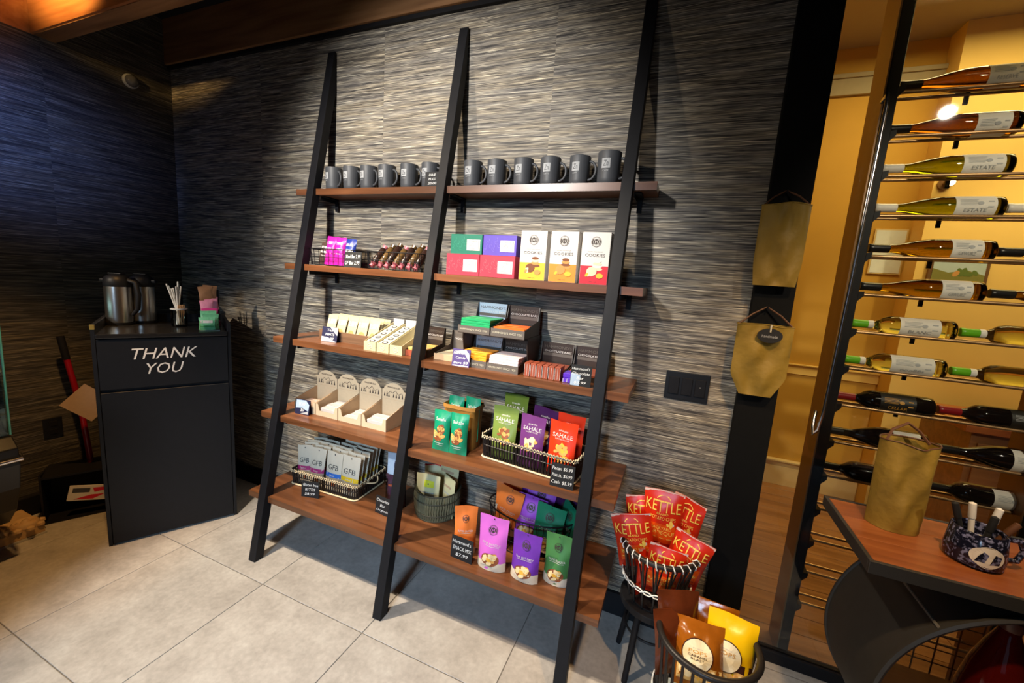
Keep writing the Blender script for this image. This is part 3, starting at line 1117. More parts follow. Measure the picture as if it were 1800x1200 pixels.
for i in range(7):
    x = -1.435 + 0.043 * i
    t = thing('wrapped_stick', 'foil wrapped chocolate stick, %s from the left in the row leaning in the wire basket' % (ordn + ['seventh'])[i], 'candy', (x, 1.634 + 0.004 * (i % 2), z2 + 0.012), 0.0, 'foil wrapped sticks', rx=-0.62, ry=0.22)
    Lh = 0.130 + 0.008 * (i % 3)
    prof = [(0.014, 0.0), (0.010, 0.014), (0.017, 0.022), (0.018, Lh * 0.5), (0.017, Lh - 0.022), (0.010, Lh - 0.014), (0.015, Lh)]
    MB().lathe(prof[1:6], 12).build('wrapper', DKF if i % 2 == 0 else DKF2, t, smooth=True)
    MB().lathe(prof[:3], 12, cap0=True).build('twisted_end', ENDP, t)
    MB().lathe(prof[4:], 12, cap1=True).build('twisted_end', ENDP if i % 3 == 0 else DKF2, t)

# ================================================================== SHELF 3
z3 = SZ[2]
TEA = mat('tea_sachet_paper', srgb(176, 165, 132), 0.6, var=0.12, scale=50)
TEAP = mat('tea_print', srgb(190, 140, 80), 0.6)
NAVY = mat('navy_card', srgb(28, 30, 62), 0.6)
WOODB = wood('tray_wood', (0.10, 0.05, 0.025), (0.16, 0.085, 0.045), (0.22, 0.12, 0.065), 0.5)
t = thing('tea_tray', 'low brown tray filled with cream tea sachets', 'tray', (-1.575, 1.610, z3))
MB().box(-0.185, 0.185, 0.0, 0.15, 0.0, 0.006).build('base', WOODB, t)
MB().box(-0.185, 0.185, 0.0, 0.006, 0.006, 0.052).build('front_wall', WOODB, t, bevel=0.001, seg=1)
MB().box(-0.185, 0.185, 0.144, 0.15, 0.006, 0.052).build('back_wall', WOODB, t, bevel=0.001, seg=1)
for s in (-1, 1):
    MB().box(s * 0.185 - (0.006 if s > 0 else 0), s * 0.185 + (0.006 if s < 0 else 0), 0.006, 0.144, 0.006, 0.052).build('side_wall', WOODB, t, bevel=0.001, seg=1)
tea0 = None
for c in range(5):
    for r in range(4):
        x = -1.575 - 0.142 + 0.071 * c
        y = 1.632 + 0.026 * r
        lab = ['front', 'second', 'third', 'rearmost'][r] + ' cream tea sachet in the ' + ['leftmost', 'second', 'middle', 'fourth', 'rightmost'][c] + ' stack of the tea tray'
        if tea0 is None:
            def td(p, w, h):
                p.rect(-w * 0.38, w * 0.38, h * 0.62, h * 0.82, PALE, 2, 1)
                for k in range(5):
                    p.rect(-w * 0.3, w * (0.2 + 0.03 * (k % 3)), h * (0.64 + 0.035 * k), h * (0.65 + 0.035 * k), GREYP, 2, 1, 0.0012)
                p.disc(w * 0.05, h * 0.32, w * 0.26, h * 0.12, TEAP, 12)
            tea0 = pouch('tea_sachet', lab, 'tea sachet', (x, y, z3 + 0.008), 0.066, 0.128, 0.010, TEA, rx=-0.30, kind='pillow', group='tea sachets in the tray', seed=2, deco=td)
        else:
            dup(tea0, lab, (x + random.uniform(-0.002, 0.002), y, z3 + 0.008), rx=-0.30 + random.uniform(-0.02, 0.02), rz=random.uniform(-0.06, 0.06))
sign('navy and white price card standing in front of the tea tray', (-1.655, 1.575, z3), 0.098, 0.078, ['Tea', 'MINTS', '$4.99'], rz=0.08, lean=0.3, card=NAVY,
     stripes=[([(-0.5, 0.02), (0.5, 0.02), (-0.1, 0.30), (-0.5, 0.34)], PALE), ([(0.0, 0.98), (0.5, 0.98), (0.5, 0.45)], PALE)])

# long slim open boxes of round sweets
DOT = mat('black_dot_print', (0.03, 0.03, 0.035), 0.5)
LEMON = mat('lemon_card', srgb(186, 176, 138), 0.6)


def slope_box(label, x, w=0.070, d=0.22, empty=False):
    t = thing('sloped_sweet_box', label, 'box', (x, 1.535, z3), 0.0, 'sloped cream sweet boxes')
    h0, h1 = 0.044, 0.12
    MB().box(-w / 2, w / 2, 0, 0.002, 0, h0).build('front_panel', LEMON, t)
    for s in (-1, 1):
        a = s * w / 2 - (0.002 if s > 0 else 0)
        MB().prism([(0.002, 0), (d, 0), (d, h1), (0.002, h0)], a, a + 0.002, 'x').build('side_panel', LEMON, t)
    MB().box(-w / 2 + 0.002, w / 2 - 0.002, d - 0.002, d, 0, h1 + 0.02).build('back_panel', PALE, t)
    MB().box(-w / 2 + 0.002, w / 2 - 0.002, 0.002, d - 0.002, 0, 0.002).build('base', PALE, t)
    p = Print(flat(0.0))
    p.ring(0, h0 * 0.5, 0.011, 0.0135, GREYP, 16)
    p.rect(-0.007, 0.007, h0 * 0.44, h0 * 0.56, GREYP)
    p.build('emblem', t)
    if not empty:
        for k in range(5):
            y = 0.006 + k * 0.041
            z = 0.026 + k * 0.0135
            b = thing('sweet_packet', 'cream packet with dark dot, %s from the front, %s sloped box' % (ordn[k], 'left' if x < -1.30 else 'middle'), 'packet', (x, 1.535 + y, z3 + z), 0.0, 'packets in the sloped sweet boxes', rx=0.34)
            MB().box(-w / 2 + 0.004, w / 2 - 0.004, 0, 0.038, 0, 0.014).build('pack', CREAMC, b, bevel=0.002)
            q = Print(lambda u, v, off: Vector((u, 0.019 + v, 0.014 + off)))
            q.disc(0, 0, 0.017, 0.0125, DOT, 14)
            q.disc(0, 0, 0.010, 0.007, GREYP, 12, 0.0013)
            q.build('round_mark', b)


slope_box('sloped cream sweet box next to the tea tray', -1.352)
slope_box('sloped cream sweet box, middle one of three', -1.275)
slope_box('emptied sloped cream sweet box beside the middle post', -1.198, empty=True)
STR = mat('gold_bar_paper', srgb(214, 170, 96), 0.5, var=0.15)
STRR = mat('russet_bar_paper', srgb(150, 74, 52), 0.4, var=0.2)
MAUVE = mat('mauve_card', srgb(70, 52, 110), 0.55)


def bar_pack(name, label, loc, w, d, h, m, edge=None, rz=0.0, rx=0.0, group=None, stripes=0):
    b = thing(name, label, 'chocolate bar', loc, rz, group, rx)
    MB().box(-w / 2, w / 2, 0, d, 0, h).build('wrapper', m, b, bevel=0.0015, seg=1)
    if edge:
        q = Print(lambda u, v, off: Vector((u, v, h + off)))
        q.rect(-w * 0.46, w * 0.46, d * 0.1, d * 0.22, edge)
        q.rect(-w * 0.46, w * 0.1, d * 0.45, d * 0.60, edge)
        q.build('print', b)
    if stripes:
        q = Print(flat(0.0))
        for k in range(stripes):
            xx = -w * 0.45 + w * 0.9 * k / (stripes - 1)
            q.rect(xx - w * 0.02, xx + w * 0.02, h * 0.08, h * 0.9, PALE)
        q.build('side_stripes', b)
    return b


def bar_tray(label, x, y, w, d, z, bars, head_h, head_tilt=0.0, lip=0.03, edge=TAUPE, words=True, group=None, head_mats=(CHOCO,), nbar=4, barlab='', legs=0.0, headmat=None):
    """card tray with a printed front lip, a tall printed header and bars lying in it"""
    t = thing('chocolate_tray', label, 'display tray', (x, y, z), 0.0, group)
    MB().box(-w / 2, w / 2, 0, 0.003, 0, lip).build('front_lip', edge, t)
    for s in (-1, 1):
        a = s * w / 2 - (0.003 if s > 0 else 0)
        MB().prism([(0.003, 0), (d, 0), (d, head_h), (d - 0.012, head_h), (d - 0.03, lip * 1.9), (0.003, lip)], a, a + 0.003, 'x').build('side_panel', CHOCO, t)
    MB().box(-w / 2 + 0.003, w / 2 - 0.003, 0.003, d - 0.004, 0, 0.003).build('base', CHOCO, t)
    MB().box(-w / 2 + 0.003, w / 2 - 0.003, d - 0.004, d, 0, head_h).build('header', headmat or CHOCO, t)
    if words:
        p = Print(flat(0.0))
        p.text("HAMMOND'S SINCE 1920", 0, lip * 0.5, w * 0.86, lip * 0.26, CREAMC)
        p.build('lip_lettering', t)
    p = Print(flat(d - 0.004))
    p.text("HAMMOND'S", 0, head_h - 0.020, w * 0.84, 0.013, TAUPE)
    p.text('CHOCOLATE BARS', 0, head_h - 0.040, w * 0.84, 0.009, PALE)
    p.rect(-w * 0.46, w * 0.46, head_h - 0.062, head_h - 0.048, TAUPE, off=0.0006)
    p.build('header_lettering', t)
    for k in range(nbar):
        m_, e_ = bars
        bar_pack('chocolate_bar', barlab % (ordn[k] if nbar > 1 else ''), (x, y + 0.008 + 0.002 * k, z + 0.0045 + 0.0115 * k), w - 0.012, d - 0.022 - 0.008 * k, 0.011, m_, e_, group='chocolate bars in the card trays')
    return t


GREENB = mat('green_bar_paper', srgb(30, 150, 92), 0.4, var=0.1)
GREENE = mat('light_green_print', srgb(96, 206, 140), 0.5)
ORB = mat('orange_bar_paper', srgb(226, 104, 30), 0.4, var=0.12)
ORE = mat('light_orange_print', srgb(240, 150, 70), 0.5)
GOLDB = mat('amber_bar_paper', srgb(226, 150, 34), 0.4, var=0.12)
GOLDE = mat('light_amber_print', srgb(244, 188, 84), 0.5)
PINKB = mat('blush_bar_paper', srgb(224, 200, 200), 0.4, var=0.06)
PINKE = mat('white_bar_print', srgb(242, 236, 236), 0.5)
HEADB = mat('pale_blue_gloss_card', srgb(168, 186, 206), 0.25)

# lower tier of the two storey display, then the upper tier on its risers
xa, xb, wd = -0.800, -0.652, 0.146
bar_tray('card tray of amber chocolate bars, lower left of the stacked display', xa, 1.535, wd, 0.185, z3, (GOLDB, GOLDE), 0.115, barlab='amber chocolate bar, %s from the bottom of its tray', nbar=5, lip=0.032, headmat=HEADB)
bar_tray('card tray of blush white chocolate bars, lower right of the stacked display', xb, 1.535, wd, 0.185, z3, (PINKB, PINKE), 0.115, barlab='blush white chocolate bar, %s from the bottom of its tray', nbar=5, lip=0.032)
t = thing('display_riser', 'dark brown card riser carrying the upper chocolate trays', 'display stand', (-0.726, 1.60, z3))
for s in (-1, 1):
    MB().prism([(0.0, 0.118), (0.03, 0.0), (0.165, 0.0), (0.165, 0.142), (0.0, 0.142)], s * 0.155 - 0.002, s * 0.155 + 0.002, 'x').build('side_panel', CHOCO, t)
MB().box(-0.157, 0.157, -0.045, 0.165, 0.142, 0.1445).build('deck', CHOCO, t)
zt = z3 + 0.1446
bar_tray('card tray of green chocolate bars, upper left of the stacked display', xa - 0.008, 1.56, wd + 0.008, 0.195, zt, (GREENB, GREENE), 0.125, barlab='green chocolate bar, %s from the bottom of its tray', nbar=5, lip=0.030, headmat=HEADB)
bar_tray('card tray of orange chocolate bars, upper right of the stacked display', xb + 0.004, 1.56, wd + 0.008, 0.195, zt, (ORB, ORE), 0.125, barlab='orange chocolate bar, %s from the bottom of its tray', nbar=3, lip=0.034)
# left display behind the middle post
bar_tray('low card tray of gold paper bars beside the middle post', -1.105, 1.56, 0.115, 0.17, z3, (STR, CREAMC), 0.125, barlab='gold paper bar, %s from the bottom beside the middle post', nbar=3, words=False, edge=STRR, lip=0.028)
bar_tray('low kraft coloured card tray left of the purple price card', -0.948, 1.575, 0.130, 0.17, z3, (KRAFTL, CREAMC), 0.120, barlab='%s kraft paper bar from the bottom of the low tray left of the purple card', nbar=2, words=False, edge=KRAFT, lip=0.028, headmat=TAUPE)
sign('purple and white price card leaning beside the amber chocolate tray', (-0.838, 1.512, z3), 0.082, 0.076, ["Hammond's", 'Candy', 'Bars $3'], rz=0.1, lean=0.3, card=MAUVE,
     stripes=[([(-0.42, 0.86), (0.25, 0.98), (0.46, 0.70), (0.48, 0.3), (0.2, 0.74)], PALE), ([(-0.45, 0.02), (0.45, 0.02), (0.45, 0.08), (-0.45, 0.08)], PALE)])
# right display
bar_tray('dark card tray with tall header, left of the right post', -0.478, 1.60, 0.150, 0.17, z3, (STRR, None), 0.118, barlab='%s russet bar from the bottom under the dark header', nbar=2, words=False, edge=CHOCO, lip=0.02)
bar_tray('dark card tray with tall header half hidden by the right post', -0.322, 1.60, 0.150, 0.17, z3, (STRR, None), 0.118, barlab='%s bar from the bottom in the tray behind the right post', nbar=2, words=False, edge=CHOCO, lip=0.02)
PURB = mat('violet_bar_paper', srgb(92, 50, 190), 0.35, var=0.1)
for k in range(6):
    bar_pack('wrapped_bar', 'russet striped bar standing on edge, %s from the left of its row' % ordn[k], (-0.540 + 0.026 * k, 1.535, z3), 0.0235, 0.06, 0.056, STRR, rz=0.0, group='russet bars on edge', stripes=3)
for k in range(2):
    bar_pack('wrapped_bar', ('lower' if k == 0 else 'upper') + ' violet bar lying beside the russet bars', (-0.362, 1.535 + 0.004 * k, z3 + 0.019 * k), 0.052, 0.06, 0.018, PURB, PALE if k == 0 else None, group='violet bars', stripes=4 if k == 0 else 0)
sign('black chalk card by the right post under the dark chocolate header', (-0.312, 1.512, z3), 0.080, 0.082, ["Hammond's", 'Chocolate', 'Bar', '$3.99'], rz=0.05, lean=0.15,
     stripes=[([(-0.48, 0.02), (-0.05, 0.02), (-0.02, 0.55), (-0.48, 0.60)], HEADB)])

# ================================================================== SHELF 4
z4 = SZ[3]
SOAPW = mat('white_wrapper', srgb(186, 180, 176), 0.5, var=0.06)
SOAPP = mat('peach_wrapper', srgb(190, 152, 132), 0.5, var=0.06)


def kraft_display(label, x, n, pm, full):
    w, d, H = 0.150, 0.150, 0.205
    t = thing('kraft_display_box', label, 'display box', (x, 1.535, z4), 0.0, 'kraft display boxes')
    th = 0.0022
    # front with a scooped opening
    MB().prism([(-w / 2, 0), (w / 2, 0), (w / 2, 0.062), (w / 2 - 0.016, 0.062), (w / 2 - 0.026, 0.026), (-w / 2 + 0.026, 0.026), (-w / 2 + 0.016, 0.062), (-w / 2, 0.062)], 0, th, 'y').build('front_panel', KRAFTL, t)
    for s in (-1, 1):
        a = s * w / 2 - (th if s > 0 else 0)
        MB().prism([(th, 0), (d, 0), (d, 0.105), (th, 0.062)], a, a + th, 'x').build('side_panel', KRAFT, t)
    MB().box(-w / 2 + th, w / 2 - th, th, d - th, 0, th).build('base', KRAFT, t)
    arch = [(-w / 2, 0), (w / 2, 0), (w / 2, 0.162), (w / 2 - 0.012, 0.166)]
    for k in range(9):
        a = PI * 0.14 + (PI * 0.72) * k / 8
        arch.append((0.062 * math.cos(a) / math.cos(PI * 0.14), 0.150 + 0.052 * math.sin(a)))
    arch += [(-w / 2 + 0.012, 0.166), (-w / 2, 0.162)]
    MB().prism(arch, d, d + th, 'y').build('header', KRAFTL, t)
    p = Print(flat(d))
    p.text('MOUNTAIN SOAP', 0, 0.178, 0.078, 0.009, DARKP)
    zz = 0.135
    p.line([(-0.045, zz), (-0.02, zz + 0.022), (-0.008, zz + 0.012), (0.012, zz + 0.028), (0.03, zz + 0.008), (0.05, zz + 0.018)], 0.0022, DARKP)
    for q, hh in ((-0.058, 0.024), (-0.042, 0.03), (-0.030, 0.018), (0.0, 0.022), (0.018, 0.026), (0.036, 0.02), (0.056, 0.03)):
        p.use(DARKP)
        p.shape([(q - 0.005, zz - 0.010), (q + 0.005, zz - 0.010), (q, zz - 0.010 + hh)], [(0, 1, 2)], 0.001)
    p.rect(-0.066, 0.066, 0.112, 0.1133, KRAFT)
    p.build('print', t)
    for k in range(full):
        row, lay = k % 3, k // 3
        bar_pack('soap_bar', '%s wrapped bar, %s laid in the %s kraft display box' % (('white', 'peach')[pm == 1], ordn[k], n), (x + 0.004 * ((k % 2) * 2 - 1), 1.542 + 0.045 * row, z4 + 0.0028 + 0.020 * lay + 0.002 * row), 0.105, 0.043, 0.019, SOAPW if pm == 0 else SOAPP, GREYP if pm == 0 else SOAPW, rx=0.03, rz=0.02 * (k % 3 - 1), group='wrapped bars in the kraft display boxes')
    return t


kraft_display('kraft display box with arched header, nearest the left post', -1.783, 'leftmost', 1, 5)
kraft_display('kraft display box with arched header and stacked white bars', -1.629, 'second', 0, 6)
kraft_display('kraft display box with arched header, third from the left and nearly empty', -1.474, 'third', 0, 3)
kraft_display('kraft display box with arched header, nearest the middle post', -1.320, 'rightmost', 0, 5)
sign('small white and dark picture card in front of the kraft boxes', (-1.765, 1.500, z4), 0.090, 0.078, ['SOAP', '$6'], rz=0.1, lean=0.3, card=NAVY,
     stripes=[([(-0.46, 0.40), (-0.46, 0.95), (0.2, 0.97), (0.46, 0.7), (0.44, 0.25), (0.0, 0.45)], HEADB), ([(-0.1, 0.05), (0.44, 0.05), (0.42, 0.25)], GREYP)])

# green nut packets and the paper bag behind them
TEAL = mat('teal_green_film', srgb(16, 132, 96), 0.35, var=0.12)
NUT1 = mat('nut_tan_print', srgb(214, 160, 84), 0.6)
NUT2 = mat('nut_brown_print', srgb(140, 76, 40), 0.6)
NUT3 = mat('nut_cream_print', srgb(238, 214, 160), 0.6)
NUT4 = mat('fruit_yellow_print', srgb(236, 178, 60), 0.6)
CRAN = mat('cranberry_print', srgb(120, 40, 50), 0.6)


def green_deco(p, w, h):
    p.text('Sahale', 0, h * 0.80, w * 0.6, h * 0.07, PALE)
    p.blobs(0, h * 0.45, w * 0.24, h * 0.14, 9, w * 0.16, [NUT1, NUT2, NUT3], 5)
    p.rect(-w * 0.3, w * 0.25, h * 0.20, h * 0.215, PALE, 3)
    p.rect(-w * 0.22, w * 0.2, h * 0.15, h * 0.16, PALE, 3)


pouch('nut_packet', 'slim teal green nut packet in front of the paper bag, left one', 'snack packet', (-0.908, 1.496, z4), 0.086, 0.185, 0.045, TEAL, rx=-0.06, kind='pillow', seed=1, deco=green_deco, group='teal nut packets')
pouch('nut_packet', 'slim teal green nut packet in front of the paper bag, right one', 'snack packet', (-0.822, 1.500, z4), 0.086, 0.185, 0.045, TEAL, rx=-0.06, rz=0.06, kind='pillow', seed=3, deco=green_deco, group='teal nut packets')
PAPER = mat('brown_bag_paper', srgb(150, 104, 40), 0.65, var=0.2, scale=18, bump=0.5)
t = thing('paper_bag', 'brown paper bag with rolled edge holding teal nut packets', 'bag', (-0.855, 1.600, z4))
rr = roundrect(0.150, 0.105, 0.02, 3)
m = MB()
n = len(rr)
levels = [(0.0, 0.94), (0.05, 1.0), (0.12, 1.0), (0.19, 1.05), (0.205, 1.09), (0.188, 1.12)]
vs = []
for j, (z, k) in enumerate(levels):
    for i, (x, y) in enumerate(rr):
        vs.append((x * k + 0.003 * math.sin(i * 2.1 + j), y * k + 0.003 * math.cos(i * 1.7 + j * 2), z))
fs = [(j * n + i, j * n + (i + 1) % n, (j + 1) * n + (i + 1) % n, (j + 1) * n + i) for j in range(len(levels) - 1) for i in range(n)]
fs.append(list(range(n))[::-1])
m.add(vs, fs).build('bag', PAPER, t, smooth=True)
pouch('nut_packet', 'teal green nut packet sticking out of the paper bag, left one', 'snack packet', (-0.892, 1.590, z4 + 0.035), 0.076, 0.195, 0.035, TEAL, rx=-0.05, rz=0.1, kind='pillow', seed=5, deco=green_deco, group='teal nut packets')
pouch('nut_packet', 'teal green nut packet sticking out of the paper bag, right one', 'snack packet', (-0.812, 1.598, z4 + 0.035), 0.076, 0.200, 0.035, TEAL, rx=-0.05, rz=-0.05, kind='pillow', seed=6, deco=green_deco, group='teal nut packets')


def slat_basket(label, loc, w, d, h, rz, handle=False):
    """low black slat basket, cream cane braided over the rim and along the foot"""
    t = thing('slat_basket', label, 'basket', loc, rz)
    MB().prism(roundrect(w, d, 0.02, 3), 0.0, 0.004, 'z').build('base', REED, t)
    m = MB()
    per = []
    rrp = roundrect(w, d, 0.02, 3)
    for i in range(len(rrp)):
        a, b = Vector(rrp[i]), Vector(rrp[(i + 1) % len(rrp)])
        k = max(1, int((b - a).length / 0.0135))
        for j in range(k):
            per.append(a.lerp(b, j / k))
    for q in per:
        o = q * 1.0
        m.tube([(o.x, o.y, 0.002), (o.x * 1.03, o.y * 1.04, h)], 0.0042, 4)
    m.build('slats', REED, t, kind='stuff')
    m = MB()
    m.tube([(q.x * 1.03, q.y * 1.04, h) for q in per], 0.0050, 6, True)
    m.tube([(q.x * 1.02, q.y * 1.03, h * 0.62) for q in per], 0.003, 5, True)
    m.build('rim', REED, t, smooth=True)
    m = MB()
    zz = []
    for i, q in enumerate(per):
        k = 1.045 if i % 2 == 0 else 1.06
        zz.append((q.x * k, q.y * (k + 0.015), h + (0.0075 if i % 2 == 0 else -0.0075)))
    m.tube(zz, 0.0024, 5, True)
    zz = [(x, y, 2 * h - z) for x, y, z in zz]
    m.tube(zz, 0.0022, 5, True)
    m.build('rim_lacing', CANE, t, smooth=True)
    MB().tube([(q.x * 1.03, q.y * 1.04, 0.005) for q in per], 0.0042, 6, True).build('foot_cane', CANE, t, smooth=True)
    for s in ((1,) if handle else ()):
        pts = [(s * (w / 2 + 0.006 + 0.035 * math.sin(PI * k / 8)), -0.05 + 0.10 * k / 8, h * 0.9 - 0.012 * math.sin(PI * k / 8)) for k in range(9)]
        MB().tube(pts, 0.0035, 6).build('handle', CANE, t, smooth=True)
    return t


GRN = mat('sage_green_film', srgb(112, 132, 62), 0.35, var=0.12, scale=12)
PUR = mat('plum_film', srgb(104, 52, 112), 0.35, var=0.14, scale=12)
RED = mat('flame_red_film', srgb(222, 54, 20), 0.35, var=0.1, scale=12)
PUR2 = mat('dark_plum_film', srgb(64, 26, 76), 0.35, var=0.14, scale=12)
GRN2 = mat('dark_sage_film', srgb(84, 104, 36), 0.35, var=0.14, scale=12)


def sahale(nm):
    def deco(p, w, h):
        p.text('SAHALE', 0, h * 0.74, w * 0.72, h * 0.075, PALE)
        p.text('snacks', 0, h * 0.83, w * 0.34, h * 0.035, PALE)
        p.text('ALMONDS CLUSTER', 0, h * 0.675, w * 0.5, h * 0.022, PALE)
        p.blobs(w * 0.02, h * 0.42, w * 0.24, h * 0.15, 16, w * 0.085, nm, 8)
    return deco


slat_basket('low black slat basket laced with cream cane holding the nut pouches', (-0.500, 1.592, z4), 0.420, 0.165, 0.098, -0.115)
ca, sa = math.cos(-0.115), math.sin(-0.115)
BK = lambda u, v, z: (-0.500 + u * ca - v * sa, 1.592 + u * sa + v * ca, z)
pouch('nut_pouch', 'sage green nut pouch at the front of the slat basket', 'snack pouch', BK(-0.135, -0.040, z4 + 0.006), 0.122, 0.225, 0.05, GRN, rz=-0.05, rx=-0.10, seed=1, deco=sahale([NUT1, NUT4, CRAN, NUT2]), group='nut pouches in the slat basket')
pouch('nut_pouch', 'plum purple nut pouch at the front of the slat basket', 'snack pouch', BK(0.0, -0.040, z4 + 0.006), 0.116, 0.215, 0.05, PUR, rz=-0.12, rx=-0.08, seed=2, deco=sahale([NUT3, NUT1, NUT3]), group='nut pouches in the slat basket')
pouch('nut_pouch', 'flame red nut pouch at the front of the slat basket', 'snack pouch', BK(0.137, -0.040, z4 + 0.006), 0.122, 0.220, 0.05, RED, rz=-0.14, rx=-0.08, seed=3, deco=sahale([NUT4, NUT1]), group='nut pouches in the slat basket')
pouch('nut_pouch', 'dark sage green nut pouch rising behind the front row', 'snack pouch', BK(-0.130, 0.045, z4 + 0.03), 0.122, 0.240, 0.04, GRN2, rz=-0.12, rx=-0.06, seed=4, deco=sahale([NUT1, NUT2]), group='nut pouches in the slat basket')
pouch('nut_pouch', 'dark plum nut pouch leaning behind the purple pouch', 'snack pouch', BK(0.005, 0.050, z4 + 0.012), 0.125, 0.225, 0.04, PUR2, rz=-0.2, rx=-0.06, ry=0.06, seed=5, deco=sahale([NUT3, NUT1]), group='nut pouches in the slat basket')
pouch('nut_pouch', 'flame red nut pouch behind the front red one', 'snack pouch', BK(0.140, 0.040, z4 + 0.014), 0.122, 0.222, 0.04, RED, rz=-0.10, rx=-0.06, seed=6, deco=sahale([NUT4, NUT1]), group='nut pouches in the slat basket')
sign('black chalk card with three prices in front of the slat basket', (-0.332, 1.446, z4), 0.094, 0.094, ['Pecan $5.99', 'Pistch. $6.99', 'Cash. $5.99'], rz=0.0, lean=0.12)

# ================================================================== SHELF 5
z5 = SZ[4]
BITE = mat('pale_grey_pouch_film', srgb(212, 202, 182), 0.4, var=0.08)
BITEB = mat('pouch_back_film', srgb(120, 116, 100), 0.45, var=0.15)
MAG = mat('magenta_print', srgb(170, 40, 110), 0.5)
BLU = mat('blue_print', srgb(50, 110, 200), 0.5)
YEL = mat('yellow_print_band', srgb(240, 196, 30), 0.5)
DKG = mat('dark_grey_print', (0.05, 0.05, 0.055), 0.5)
slat_basket('low black slat basket laced with cream cane holding pale bite pouches', (-1.640, 1.632, z5), 0.425, 0.235, 0.082, 0.055, handle=True)


def bite(colr):
    def deco(p, w, h):
        p.text('GFB', 0, h * 0.60, w * 0.62, h * 0.13, DKG)
        p.rect(-w * 0.47, w * 0.47, h * 0.34, h * 0.45, colr, 6, 1)
        p.text('bites', 0, h * 0.395, w * 0.3, h * 0.05, PALE, off=0.002)
        p.disc(0, h * 0.93, w * 0.035, m=DKG, n=8)
        p.blobs(w * 0.05, h * 0.2, w * 0.25, h * 0.06, 7, w * 0.09, [PALE, NUT2, NUT1], 4)
    return deco


bcol = [MAG, MAG, BLU, YEL]
bname = ['magenta banded pale pouch at the left end', 'magenta banded pale pouch, second from the left', 'blue banded pale pouch in the front row', 'yellow banded pale pouch in the front row']
ca, sa = math.cos(0.055), math.sin(0.055)
BG = lambda u, v, z: (-1.640 + u * ca - v * sa, 1.632 + u * sa + v * ca, z)
bu = [-0.160, -0.085, 0.030, 0.135]
bw = [0.090, 0.094, 0.112, 0.122]
for c in range(4):
    base = pouch('bite_pouch', bname[c] + ' of the slat basket', 'snack pouch', BG(bu[c], -0.082, z5 + 0.006), bw[c], 0.205, 0.032, BITE, rx=-0.12, rz=(0.25, 0.18, 0.0, 0.04)[c], ry=(-0.05, 0.04, 0, 0.02)[c], seed=c, deco=bite(bcol[c]), group='pale bite pouches')
    for r in range(1, 6):
        if c < 2 and r > 3:
            continue
        lab = 'pale pouch in the lower slat basket, %s in the %s file' % (['', 'second', 'third', 'fourth', 'fifth', 'last'][r], ['leftmost', 'second', 'third', 'rightmost'][c])
        dup(base, lab, BG(bu[c] + random.uniform(-0.004, 0.004), -0.082 + 0.034 * r, z5 + 0.007 + 0.002 * r), rx=-0.12 + random.uniform(-0.03, 0.03), rz=random.uniform(-0.05, 0.08) + (0.15 if c < 2 else 0))
sign('black chalk card leaning on the lower slat basket', (-1.648, 1.446, z5), 0.098, 0.086, ['Gluten free', 'BITES', '$8.99'], rz=0.25, lean=0.12)

# clear bag of berries beside the middle post
CLEARF = pane_mat('clear_film')
BER = mat('berry_mix', srgb(70, 40, 60), 0.4, var=0.5, scale=60)
t = thing('clear_snack_bag', 'clear film bag of dark berries behind the middle post', 'snack bag', (-1.225, 1.600, z5), 0.2)
S = pouch_fn(0.120, 0.300, 0.07, 'stand', 3)
pouch_mesh(S).build('film', CLEARF, t, smooth=True)
S2 = pouch_fn(0.112, 0.165, 0.058, 'stand', 4)
pouch_mesh(S2).build('contents', BER, t, smooth=True, loc=(0, 0, 0.003))
p = Print(S.on)
p.rect(-0.045, 0.045, 0.175, 0.285, HEADB, 5, 3, 0.001)
p.disc(0.012, 0.225, 0.022, 0.030, mat('slate_print', srgb(70, 80, 110), 0.5), 14, 0.0016)
p.rect(-0.03, 0.03, 0.115, 0.125, mat('rust_print', srgb(170, 84, 50), 0.5), 4, 1, 0.0016)
p.build('print', t)
sign('black chalk card half hidden by the middle post on the lowest board', (-1.225, 1.500, z5), 0.098, 0.090, ['Chocolate', 'Bar', 'Organic'], rz=-0.1, lean=0.15)

# round grey woven basket of cream packets
WOVEN = mat('grey_green_straw', srgb(112, 108, 82), 0.7, var=0.35, scale=90, bump=0.4)
t = thing('woven_basket', 'round grey green woven straw basket behind the middle post', 'basket', (-1.010, 1.660, z5))
m = MB()
Rb, Hb = 0.112, 0.135
for k in range(56):
    a = 2 * PI * k / 56
    pts = []
    for j in range(6):
        zz = Hb * j / 5
        r = Rb * (0.80 + 0.22 * math.sin(PI * (0.15 + 0.55 * j / 5)))
        pts.append((r * math.cos(a + 0.03 * (j % 2)), r * math.sin(a + 0.03 * (j % 2)), zz))
    m.tube(pts, 0.0058, 4)
m.build('straw_staves', WOVEN, t, kind='stuff')
m = MB()
for zz in (0.004, 0.035, 0.098, Hb):
    r = Rb * (0.80 + 0.22 * math.sin(PI * (0.15 + 0.55 * zz / Hb))) + 0.004
    m.tube([(r * math.cos(2 * PI * k / 32), r * math.sin(2 * PI * k / 32), zz) for k in range(32)], 0.0035, 5, True)
m.build('hoops', mat('dark_straw', srgb(64, 60, 44), 0.7), t, smooth=True)
MB().lathe([(0.0, 0.003), (Rb * 0.82, 0.003)], 24).build('base', WOVEN, t)
CRP = mat('cream_packet_film', srgb(206, 196, 150), 0.45, var=0.12)
NOTE = mat('yellow_sticker', srgb(226, 220, 40), 0.5)


